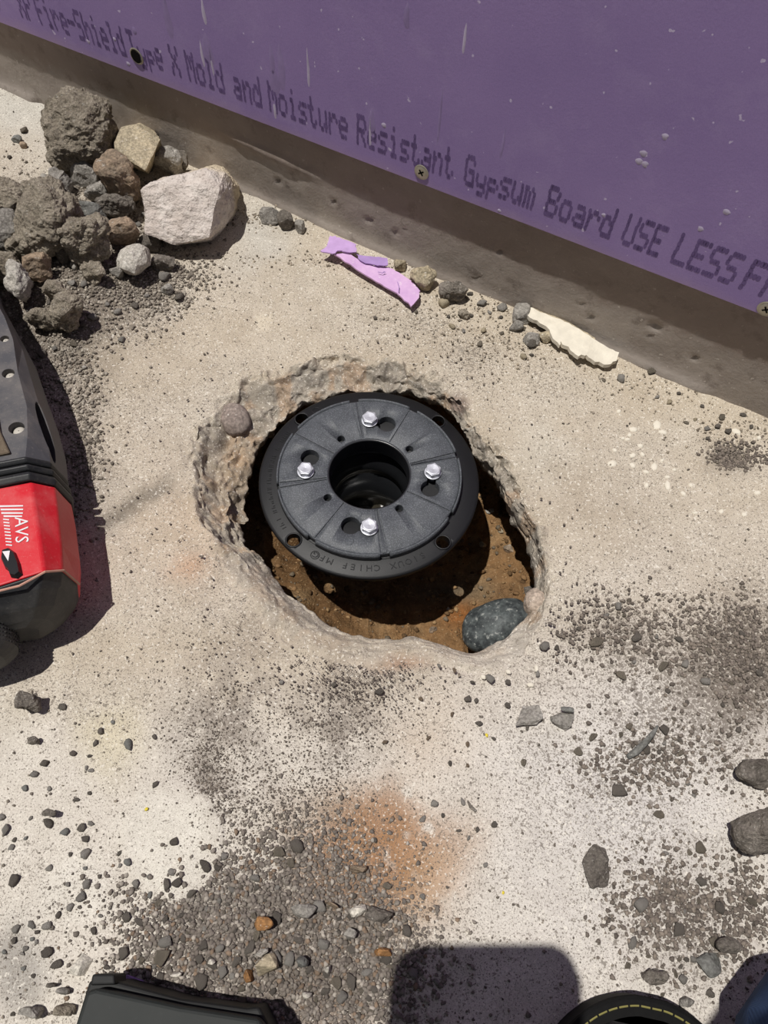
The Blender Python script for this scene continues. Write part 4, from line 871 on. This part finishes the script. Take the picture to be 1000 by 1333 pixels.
zones = {
 'gravel': dict(w=['left of centre in the gravel bed at the bottom', 'right of centre in the gravel bed at the bottom', 'in the lowest part of the gravel bed', 'in the upper left part of the gravel bed', 'in the gravel bed next to the phone shadow', 'in the gravel just above the black case'], c=[(330,1230,110,70),(420,1220,80,70),(400,1290,90,40),(260,1180,60,50),(480,1230,50,50),(230,1260,50,40)], n=120, s=(5, 15), lab='small grey gravel stone in the dense gravel bed at the bottom', grp='stones of the gravel bed', mats=[R_GREY, R_DARK, R_DARK, R_CLOD, R_GREY, R_DARK, R_CLOD]),
 'left': dict(w=['left of the pale plaster patch', 'near the left edge level with the plaster patch', 'below the pale plaster patch', 'in the lower left corner', 'below the shadow of the power tool'], c=[(110,1060,80,90),(60,1130,50,70),(150,1150,70,40),(40,1240,40,40),(140,950,90,50)], n=62, s=(4, 10), lab='small dark pebble on the pale slab in the lower left', grp='pebbles on the lower left slab', mats=[R_DARK, R_DARK, R_GREY, R_SLATE]),
 'right': dict(w=['right of the dark cobble', 'between the dark cobble and the right edge', 'on the dark dirt at the right edge', 'in the dirt patch above the right boot', 'near the flat slate stone at the lower right', 'around the bent dark strip', 'right of the flat grey stones', 'below the large clod at the right edge'], c=[(790,810,70,35),(880,850,60,40),(960,900,40,60),(880,1180,80,60),(900,1260,60,40),(850,1010,70,60),(790,960,90,60),(950,1150,50,60)], n=78, s=(4, 13), lab='small dark pebble on the whitish slab right of the hole', grp='pebbles on the right slab', mats=[R_DARK, R_DARK, R_CLOD, R_CLOD, R_GREY]),
 'pile': dict(w=['on the fine dirt below the rock pile', 'between the rock pile and the power tool', 'below the pale rounded stone', 'at the left edge beside the rock pile', 'on the slab left of the far crumbly clod', 'right of the power tool housing', 'in a gap of the rock pile'], c=[(120,400,60,40),(60,400,50,50),(180,380,40,25),(40,250,40,30),(70,230,40,40),(100,470,30,40),(150,300,40,30)], n=58, s=(5, 13), lab='small crumb of rubble scattered around the rock pile', grp='crumbs around the rock pile', mats=[R_CLOD, R_DARK, R_GREY, R_GREY, R_PALE]),
 'curb': dict(w=['between the purple scrap and the white chip', 'just under the white chip', 'left of the white chip', 'at the curb right of the white chip', 'at the curb near the right edge'], c=[(590,400,60,16),(680,440,40,20),(640,420,50,20),(840,490,50,14),(930,545,40,14)], n=40, s=(4, 10), lab='crumb of concrete on the sandy strip at the foot of the curb', grp='crumbs along the curb', mats=[R_CLOD, R_GREY, R_TAN, R_DARK]),
 'mid': dict(w=['between the hole and the rust patch', 'on the slab below the dark cobble', 'right of the rust patch', 'just below the near rim of the hole'], c=[(560,960,60,40),(640,900,50,30),(600,1050,60,60),(480,900,70,40)], n=30, s=(4, 8), lab='small grey pebble on the slab below the hole', grp='pebbles below the hole', mats=[R_DARK, R_GREY, R_GREY, R_BROWN])}
used = []
pr = random.Random(5)
for zn, z_ in zones.items():
    k = 0; tries = 0; wh = z_['w']
    while k < z_['n'] and tries < 6000:
        tries += 1; c_ = pr.choice(z_['c']); x = c_[0]+c_[2]*pr.gauss(0, .75); y = c_[1]+c_[3]*pr.gauss(0, .75); s_ = z_['s'][0]+(z_['s'][1]-z_['s'][0])*pr.random()**2.2
        if not (0 < x < 1000 and 0 < y < 1330): continue
        q_ = P(x, y)
        if not ok(q_[0], q_[1]): continue
        if any((x-a)**2+(y-b)**2 < ((s_+r2)*.8)**2 for a, b, r2 in used): continue
        rr = np.linalg.norm(P(x+s_, y)-q_); i = pr.randrange(10); mt = pr.choice(z_['mats'])
        o = bpy.data.objects.new('pebble', pebble_mesh(i, mt)); COL.objects.link(o); o.scale = (rr, rr, rr*pr.uniform(.8, 1.1)); o.rotation_euler = (pr.uniform(-.25, .25), pr.uniform(-.25, .25), pr.uniform(0, 6.28))
        o.location = (q_[0], q_[1], floor_z(q_[0], q_[1])+rr*.42); tag(o, '%s %s pebble %s' % ('tiny' if s_ < 5.2 else 'small' if s_ < 8.5 else 'larger', {'stone_grey': 'grey', 'stone_dark': 'dark', 'clod_grey_brown': 'crumbly brownish', 'stone_pale': 'pale', 'stone_brown': 'brown', 'stone_slate': 'slate-grey', 'stone_tan': 'tan'}[mt.name], wh[min(range(len(z_['c'])), key=lambda i_: (x-z_['c'][i_][0])**2+(y-z_['c'][i_][1])**2)]), 'pebble', z_['grp']); used.append((x, y, s_)); k += 1
# white droplets of plaster right of the drain
drops = [(806,535,4,3),(825,558,6,5),(820,566,4,3),(817,572,4,3),(811,571,3,3),(800,587,4,3),(834,580,4,4),(824,593,5,4),(837,591,4,3),(797,604,7,6),(824,605,5,4),(853,606,5,7),(842,613,5,3),(857,551,7,7),(864,561,6,4),(870,620,4,3),(870,631,5,7),(843,630,4,4),(890,642,4,4),(900,631,4,3),(906,667,4,3),(940,665,4,4),(970,669,4,4),(960,560,7,5),(989,569,4,3),(987,641,5,4),(863,598,3,3),(879,610,3,3),(692,890,5,4),(663,873,4,4),(700,868,4,5),(630,880,4,4)]
dv = []
for x, y, w, h in drops:
    q_ = P(x, y); rx = np.linalg.norm(P(x+w, y)-q_)*.85; ry = rx*h/w*1.1; n_ = 12; ph = pr.random()*6; V = []
    for rr, zz in ((1, 0), (.8, .0007), (.4, .0011)):
        for i in range(n_): a = 2*math.pi*i/n_; kk = 1+.15*math.sin(2*a+ph)+.08*math.sin(5*a); V.append((rx*rr*kk*math.cos(a), ry*rr*kk*math.sin(a), zz))
    f = [tuple(g) for g in grid_faces(3, n_, True)]+[tuple(range(2*n_, 3*n_))]; me = mesh_py('plaster_droplet', V, f); fix_normals(me)
    o = link('plaster_droplet', me, M_CHIP, smooth=True); o.location = (q_[0], q_[1], floor_z(q_[0], q_[1])-.0001)
    lower = y > 800
    tag(o, 'small white plaster droplet on the slab below the dark cobble' if lower else 'white plaster droplet dried on the slab right of the drain', 'plaster droplet', 'plaster droplets below the cobble' if lower else 'plaster droplets right of the drain')
# bits with a look of their own
M_YEL = plain('yellow_bit', (216, 196, 60), .6)
for i, (x, y, s_, lb) in enumerate([(192, 1054, 5, 'yellow flake on the pale plaster patch'), (655, 1162, 4, 'yellow flake on the slab above the phone shadow'), (634, 957, 4, 'yellow curl on the slab below the hole'), (278, 1187, 3, 'tiny yellow crumb in the gravel')]):
    q_ = P(x, y); rr = np.linalg.norm(P(x+s_, y)-q_); o = bpy.data.objects.new('yellow_flake', pebble_mesh(i, M_YEL)); COL.objects.link(o); o.scale = (rr*.6, rr, rr*.4); o.location = (q_[0], q_[1], floor_z(q_[0], q_[1])+rr*.25+.0006); tag(o, lb, 'flake')
tw = [P(x, y)+np.array([0, 0, floor_z(*P(x, y)[:2])+z]) for x, y, z in [(818, 985, .001), (826, 980, .003), (836, 970, .005), (846, 958, .006), (852, 948, .006)]]
me = join_mesh('twig', [tube([tuple(q_-tw[2]) for q_ in tw], [.0016, .0022, .0019, .0015, .0006], 7)]); o = link('rubber_strip', me, R_SLATE, smooth=True); o.location = tw[2]; tag(o, 'short bent dark strip lying on the white slab', 'scrap')
tw = [P(x, y)+np.array([0, 0, floor_z(*P(x, y)[:2])+.0008]) for x, y in [(609, 1042), (613, 1050), (620, 1056)]]
me = join_mesh('sliver', [tube([tuple(q_-tw[1]) for q_ in tw], [.0004, .0010, .0008], 6)]); o = link('dark_sliver', me, R_DARK, smooth=True); o.location = tw[1]; tag(o, 'thin dark curved sliver on the slab right of the rust patch', 'scrap')
# grit: thousands of grains, one object for each spread
gz = {
 'grit_scatter': dict(n=5200, s=(.00035, .0015), pw=3.0, col=[(112, 104, 96), (124, 116, 108), (100, 93, 86), (140, 130, 118)], lab='fine dark grit scattered over the whole slab', c=None),
 'grit_below_hole': dict(n=7000, s=(.0003, .0011), pw=2.5, col=[(112, 103, 95), (96, 88, 82), (130, 120, 110)], lab='fine grey grit strewn between the hole and the gravel bed', c=[(300,930,50,70),(440,940,60,40),(270,1020,20,50),(470,885,50,25),(400,1040,60,40),(330,1060,50,50)]),
 'gravel_fines': dict(n=12000, s=(.0005, .0024), pw=2.4, col=[(126, 118, 110), (114, 106, 99), (132, 125, 117), (120, 112, 105), (138, 130, 122), (122, 114, 106), (128, 120, 112), (116, 108, 101), (132, 114, 98), (168, 160, 150)], lab='fine grey gravel filling the gravel bed at the bottom', c=[(330,1230,100,65),(420,1220,75,70),(410,1290,90,45),(260,1180,60,50),(480,1240,50,55),(230,1250,60,50),(380,1130,60,50)]),
 'rubble_fines': dict(n=10500, s=(.0005, .0024), pw=2.2, col=[(128, 120, 110), (112, 104, 95), (140, 131, 120), (164, 156, 144)], lab='loose grey dirt and crumbs around the rock pile', c=[(110,400,60,35),(50,400,50,50),(60,320,70,60),(180,385,40,20),(90,470,30,50),(110,580,18,60),(130,330,70,50),(220,360,40,20),(100,300,70,50),(140,260,50,30)]),
 'dark_dirt': dict(n=7000, s=(.0005, .0024), pw=2.2, col=[(120, 111, 103), (104, 96, 89), (132, 122, 112)], lab='dark crumbly dirt strewn on the slab at the right', c=[(975,880,45,70),(800,815,60,30),(900,840,60,40),(960,840,40,40),(895,1195,60,45),(860,1170,40,40),(970,1180,30,50),(960,590,25,10),(850,990,60,30)]),
 'curb_sand': dict(n=2400, s=(.0004, .0018), pw=2.4, col=[(168, 156, 138), (140, 130, 116), (118, 108, 96), (190, 180, 164)], lab='sandy crumbs along the foot of the curb', c=[(600,400,80,18),(690,445,60,25),(850,500,80,18),(960,560,50,18),(480,340,120,8),(600,450,90,30),(340,285,50,10)])}
GV = [pebble_proto(900+i, 1) for i in range(8)]
V = []; Fs = []; Cs = []; base = 0; cols = np.array([lin(*q_) for q_ in [(128, 100, 70), (100, 78, 54), (150, 122, 88), (112, 100, 84)]])
for i in range(2600):
    th = rng.uniform(-math.pi, math.pi); k = math.sqrt(rng.random())*.84; r_ = np.interp(th, TH, RP)*k; x = HC[0]+r_*math.cos(th); y = HC[1]+r_*math.sin(th)
    if math.hypot(x-DC[0], y-DC[1]) < .037: continue
    sz_ = .0005+.0035*rng.random()**4; v, f = GV[i % 8]; V.append(v*sz_+np.array([x, y, float(soil_z(np.array(x), np.array(y), np.array(k), np.array(th)))+sz_*.3])); Fs.append(f+base); base += len(v); Cs.append(np.repeat(cols[rng.integers(4)][None]*rng.uniform(.8, 1.2), len(v), 0))
me = mesh_np('pit_crumbs', np.concatenate(V), np.concatenate(Fs)); col_attr(me, 'tint', np.concatenate(Cs)); tag(link('pit_crumbs', me, M_GRAIN), 'loose brown crumbs of soil at the bottom of the pit', 'soil', kind='stuff')
for name, z_ in gz.items():
    n = z_['n']; 
    if z_['c'] is None: px = rng.uniform(-20, 1020, n); py = rng.uniform(130, 1345, n)
    else: ci = rng.integers(0, len(z_['c']), n); cc = np.array(z_['c'], float)[ci]; px = cc[:, 0]+cc[:, 2]*rng.normal(size=n)*.85; py = cc[:, 1]+cc[:, 3]*rng.normal(size=n)*.85
    V = []; Fs = []; Cs = []; base = 0
    Wp = np.array([P(a, b) for a, b in zip(px, py)])
    d = Wp[:, :2]-HC; inh = np.hypot(d[:, 0], d[:, 1]) < np.interp(np.arctan2(d[:, 1], d[:, 0]), TH, RO)+.001
    good = (~inh) & (((Wp[:, :2]-WA[:2])@WN[:2]) < -.002) & (py > 80) & (np.hypot((px-225)/66, (py-1095)/78) > np.where(rng.random(n) < .15, 0, 1))
    Wp = Wp[good]; hz = hfun(Wp[:, 0], Wp[:, 1]); n = len(Wp)
    sz = z_['s'][0]+(z_['s'][1]-z_['s'][0])*rng.random(n)**z_['pw']; cols = np.array([lin(*q_) for q_ in z_['col']])
    for i in range(n):
        v, f = GV[i % 8]; a = rng.random()*6.283; ca, sa = math.cos(a), math.sin(a); q_ = v*sz[i]; q_ = np.c_[q_[:, 0]*ca-q_[:, 1]*sa, q_[:, 0]*sa+q_[:, 1]*ca, q_[:, 2]]+np.array([Wp[i, 0], Wp[i, 1], hz[i]+sz[i]*.35])
        V.append(q_); Fs.append(f+base); base += len(v); Cs.append(np.repeat((cols[rng.integers(len(cols))]*rng.uniform(.8, 1.2))[None], len(v), 0))
    me = mesh_np(name, np.concatenate(V), np.concatenate(Fs)); col_attr(me, 'tint', np.concatenate(Cs)); tag(link(name, me, M_GRAIN), z_['lab'], 'grit', kind='stuff')

# ------------------------------------------------------------------ black case at the bottom edge
M_CASE = dusty('case_black', (30, 34, 33), (70, 74, 72), .15, .65, 40, .1); M_CASE2 = dusty('case_edge', (14, 15, 15), (50, 50, 50), .1, .65, 40, .1)
b0 = P(230, 1310); case = empty('tool_case', (b0[0], b0[1]-.02, 0)); tag(case, 'matte black plastic case cut off by the bottom edge', 'case'); CL = np.array(case.location)
def poly_block(name, top, z1, z0, mat, parent, off, inset=0.0, bev=.0015):
    W = np.array([P(x, y, z1) for x, y in top]); c_ = W.mean(0); V = [tuple(q_-off) for q_ in W]+[tuple(np.r_[(c_+(q_-c_)*(1+inset))[:2], z0]-off) for q_ in W]; n_ = len(W)
    me = mesh_py(name, V, [tuple(range(n_)), tuple(range(n_, 2*n_))[::-1]]+[(i, (i+1) % n_, n_+(i+1) % n_, n_+i) for i in range(n_)]); fix_normals(me); return bevel(link(name, me, mat, parent), bev, 3, 20)
poly_block('lid', [(112,1290),(125,1286),(235,1310),(338,1326),(352,1350),(372,1430),(60,1450)], .046, .030, M_CASE, case, CL, -.01, .002)
poly_block('rim', [(116,1276),(150,1277),(235,1300),(322,1312),(338,1310),(352,1338),(374,1440),(62,1452)], .036, .001, M_CASE2, case, CL, .0, .0015)
poly_block('latch', [(120,1268),(149,1268),(150,1282),(117,1283)], .040, .020, M_CASE2, case, CL, 0, .001)
q_ = P(185, 1280); me = hull_mesh('bit', rand_hull(.011, .0022, .0012, 12, 71, .8), 2, .0003, 120, 4); o = link('paper_scrap', me, M_PAP2); o.location = (q_[0], q_[1], floor_z(q_[0], q_[1])+.0012); o.rotation_euler = (0, 0, -.2); tag(o, 'small lilac paper scrap behind the black case', 'paper scrap')

# ------------------------------------------------------------------ the photographer: boots, trouser legs, phone
M_BOOT = plain('boot_leather', (22, 21, 20), .6, 0, .4, .25, .4, 200); M_SOLE = plain('boot_sole', (15, 15, 15), .8, 0, .2, .2, .3, 200); M_STI = plain('stitch_yellow', (132, 126, 72), .8)
t = NT('denim'); c = t.mix(t.ramp(t.noise(40, 5, .7), .3, .7), lin(38, 54, 84), lin(62, 82, 116)); wv = t.n('ShaderNodeTexWave'); wv.inputs['Scale'].default_value = 500; t.l(t.co(), wv.inputs['Vector']); c = t.mix(.15, c, wv.outputs['Color'], 'MULTIPLY'); t.bump(wv.outputs['Fac'], .2, .0006); M_DEN = t.out(c, .9, 0, .2)
def person(toe, rz, knee, mirror, lab):
    root = empty('work_boot', (*toe, 0), rz); tag(root, lab, 'boot', None)
    hw = lambda s: .044*math.sqrt(max(0, 1-((max(0, .055-s))/.055)**2.2))*(1-.18*max(0, min(1, (s-.10)/.10)))  # half width along the foot, s from the toe back
    st = .0004+.2846*np.linspace(0, 1, 44)**1.8
    prof = lambda s: .050+.030*sstep(.02, .16, s)+.06*sstep(.13, .22, s)
    V = []; nn = 24
    for s in st:
        e = 1-sstep(.262, .285, s)*.55; w = hw(s)*e; h = prof(s)*min(1, (max(s, .001)/.035)**.42) ; bend = .006*mirror*sstep(0, .2, s)
        for k in range(nn):
            a = math.pi*k/(nn-1); ca, sa = math.cos(a), math.sin(a); V.append((bend+w*np.sign(ca)*abs(ca)**.75, -s, .022+(h-.022)*abs(sa)**.7 if h > .022 else .022))
    f = [tuple(q_) for q_ in grid_faces(len(st), nn)]+[tuple(range(nn)), tuple(range((len(st)-1)*nn, len(st)*nn))[::-1]]+[((i+1)*nn, i*nn, i*nn+nn-1, (i+1)*nn+nn-1) for i in range(len(st)-1)]
    me = mesh_py('upper', V, f); fix_normals(me); link('upper', me, M_BOOT, root, smooth=True)
    def outline(o_): # outline of the sole widened by o_
        a = [(.006*mirror*float(sstep(0, .2, s))+hw(s)*(1-float(sstep(.262, .285, s))*.5), -s) for s in .0004+.2846*np.linspace(0, 1, 40)**2.2]
        a = np.array(a+[(2*.006*mirror*float(sstep(0, .2, -y))-x, y) for x, y in a[::-1]]); t_ = np.roll(a, -1, 0)-np.roll(a, 1, 0); t_ /= np.linalg.norm(t_, axis=1)[:, None]+1e-9
        nn_ = np.c_[-t_[:, 1], t_[:, 0]]; c_ = a.mean(0); sg = np.sign(((a-c_)*nn_).sum(1)); return a+nn_*sg[:, None]*o_
    so_ = link('sole', prism('sole', [tuple(q_) for q_ in outline(.0085)], .0, .022), M_SOLE, root); bevel(so_, .002, 2, 30)
    wl = outline(.0042); pos = [q_ for q_ in wl if q_[1] > -.12]; pos.sort(key=lambda q_: math.atan2(q_[0], q_[1]+.12)); pos = np.array(pos)
    L_ = np.r_[0, np.cumsum(np.linalg.norm(np.diff(pos, axis=0), axis=1))]
    for l0 in np.arange(.002, L_[-1]-.004, .0052):
        pp = [(float(np.interp(l, L_, pos[:, 0])), float(np.interp(l, L_, pos[:, 1])), .0224) for l in (l0, l0+.0021, l0+.0042)]
        link('stitch', join_mesh('stitch', [tube(pp, .00045, 5)]), M_STI, root)
    bv = [Vector((.006*mirror, -.235, .10)), Vector((.006*mirror, -.24, .13))]+[]
    K = Vector(knee)-Vector((*toe, 0)); K.rotate(Euler((0, 0, -rz)))
    A = Vector((.006*mirror, -.24, .10)); pts = [A+(K-A)*k for k in np.linspace(0, 1, 9)]+[K+Vector((.0, -.05, .02)), K+Vector((0, -.16, .0)), K+Vector((0, -.30, -.03))]
    V_, F_ = tube(pts, [.062, .058, .058, .060, .062, .064, .066, .068, .070, .074, .082, .09], 22)
    co = np.array(V_); nz = .004*fbm(co, 22, 3, 700)+.003*ridged(co*np.array([1, 1, 2.2]), 14, 2, 710)
    cen = np.repeat(np.array([tuple(q_) for q_ in pts]), 22, 0); dr = co-cen; dr /= np.linalg.norm(dr, axis=1)[:, None]; co = co+dr*nz[:, None]
    me = mesh_py('trouser_leg', co, F_); fix_normals(me); link('trouser_leg', me, M_DEN, root, smooth=True)['label'] = 'blue denim trouser leg'
    return root
tr_ = P(846, 1297, .022); person((tr_[0], tr_[1]-.0085), math.radians(-8), (.138, -.078, .38), 1, 'black work boot with yellow stitching and blue denim leg at the lower right')
person((-.300, -.075), math.radians(14), (-.325, -.11, .36), -1, 'black work boot and blue denim leg outside the lower left corner')
kn = empty('trouser_knee', (.207, -.010, 0)); tag(kn, 'blue denim trouser knee resting on the slab in the lower right corner', 'trousers')
pts = [Vector((0, .012, .050)), Vector((.001, -.002, .052)), Vector((.004, -.03, .056)), Vector((.012, -.08, .060)), Vector((.025, -.16, .064)), Vector((.035, -.26, .066))]
V_, F_ = tube(pts, [.022, .042, .052, .056, .060, .064], 26); co = np.array(V_); cen = np.repeat(np.array([tuple(q_) for q_ in pts]), 26, 0); dr = co-cen; dr /= np.linalg.norm(dr, axis=1)[:, None]; co = co+dr*(.003*fbm(co, 30, 3, 720)+.0025*ridged(co*np.array([1, 2.4, 1]), 20, 2, 730))[:, None]; co[:, 2] = np.maximum(co[:, 2], 0)
me = mesh_py('fabric', co, F_); fix_normals(me); link('fabric', me, M_DEN, kn, smooth=True)
link('seam', join_mesh('seam', [tube([tuple(co[i*26+6]+np.array([0, 0, .0006])) for i in range(1, 6)], .0012, 6)]), plain('denim_seam', (44, 58, 88), .9), kn)
# phone just behind the lens, its shadow falls at the bottom of the frame
ph = empty('smartphone', (0, 0, H)); tag(ph, 'dark phone held above the slab that casts the rounded shadow', 'phone')
def cam_pt(x, y, z): return np.array(camo.matrix_world.to_3x3()@Vector((x, y, z)))
def round_rect(w, h, r_, n=8):
    o_ = []
    for cx, cy, a0 in ((w-r_, h-r_, 0), (-w+r_, h-r_, 90), (-w+r_, -h+r_, 180), (w-r_, -h+r_, 270)): o_ += [(cx+r_*math.cos(math.radians(a0+90*i/n)), cy+r_*math.sin(math.radians(a0+90*i/n))) for i in range(n+1)]
    return o_
def cam_prism(name, ol, z0, z1, mat, cx, cy):
    n_ = len(ol); V = [tuple(cam_pt(cx+x, cy+y, z0)) for x, y in ol]+[tuple(cam_pt(cx+x, cy+y, z1)) for x, y in ol]
    me = mesh_py(name, V, [tuple(range(n_)), tuple(range(n_, 2*n_))[::-1]]+[(i, (i+1) % n_, n_+(i+1) % n_, n_+i) for i in range(n_)]); fix_normals(me); return link(name, me, mat, ph)
M_PHN = plain('phone_case', (30, 30, 32), .5)
cam_prism('body', round_rect(.046, .080, .016), .004, .015, M_PHN, -.041, -.100)
cam_prism('screen', round_rect(.042, .075, .013), .0151, .0155, plain('phone_glass', (12, 12, 14), .1), -.041, -.100)
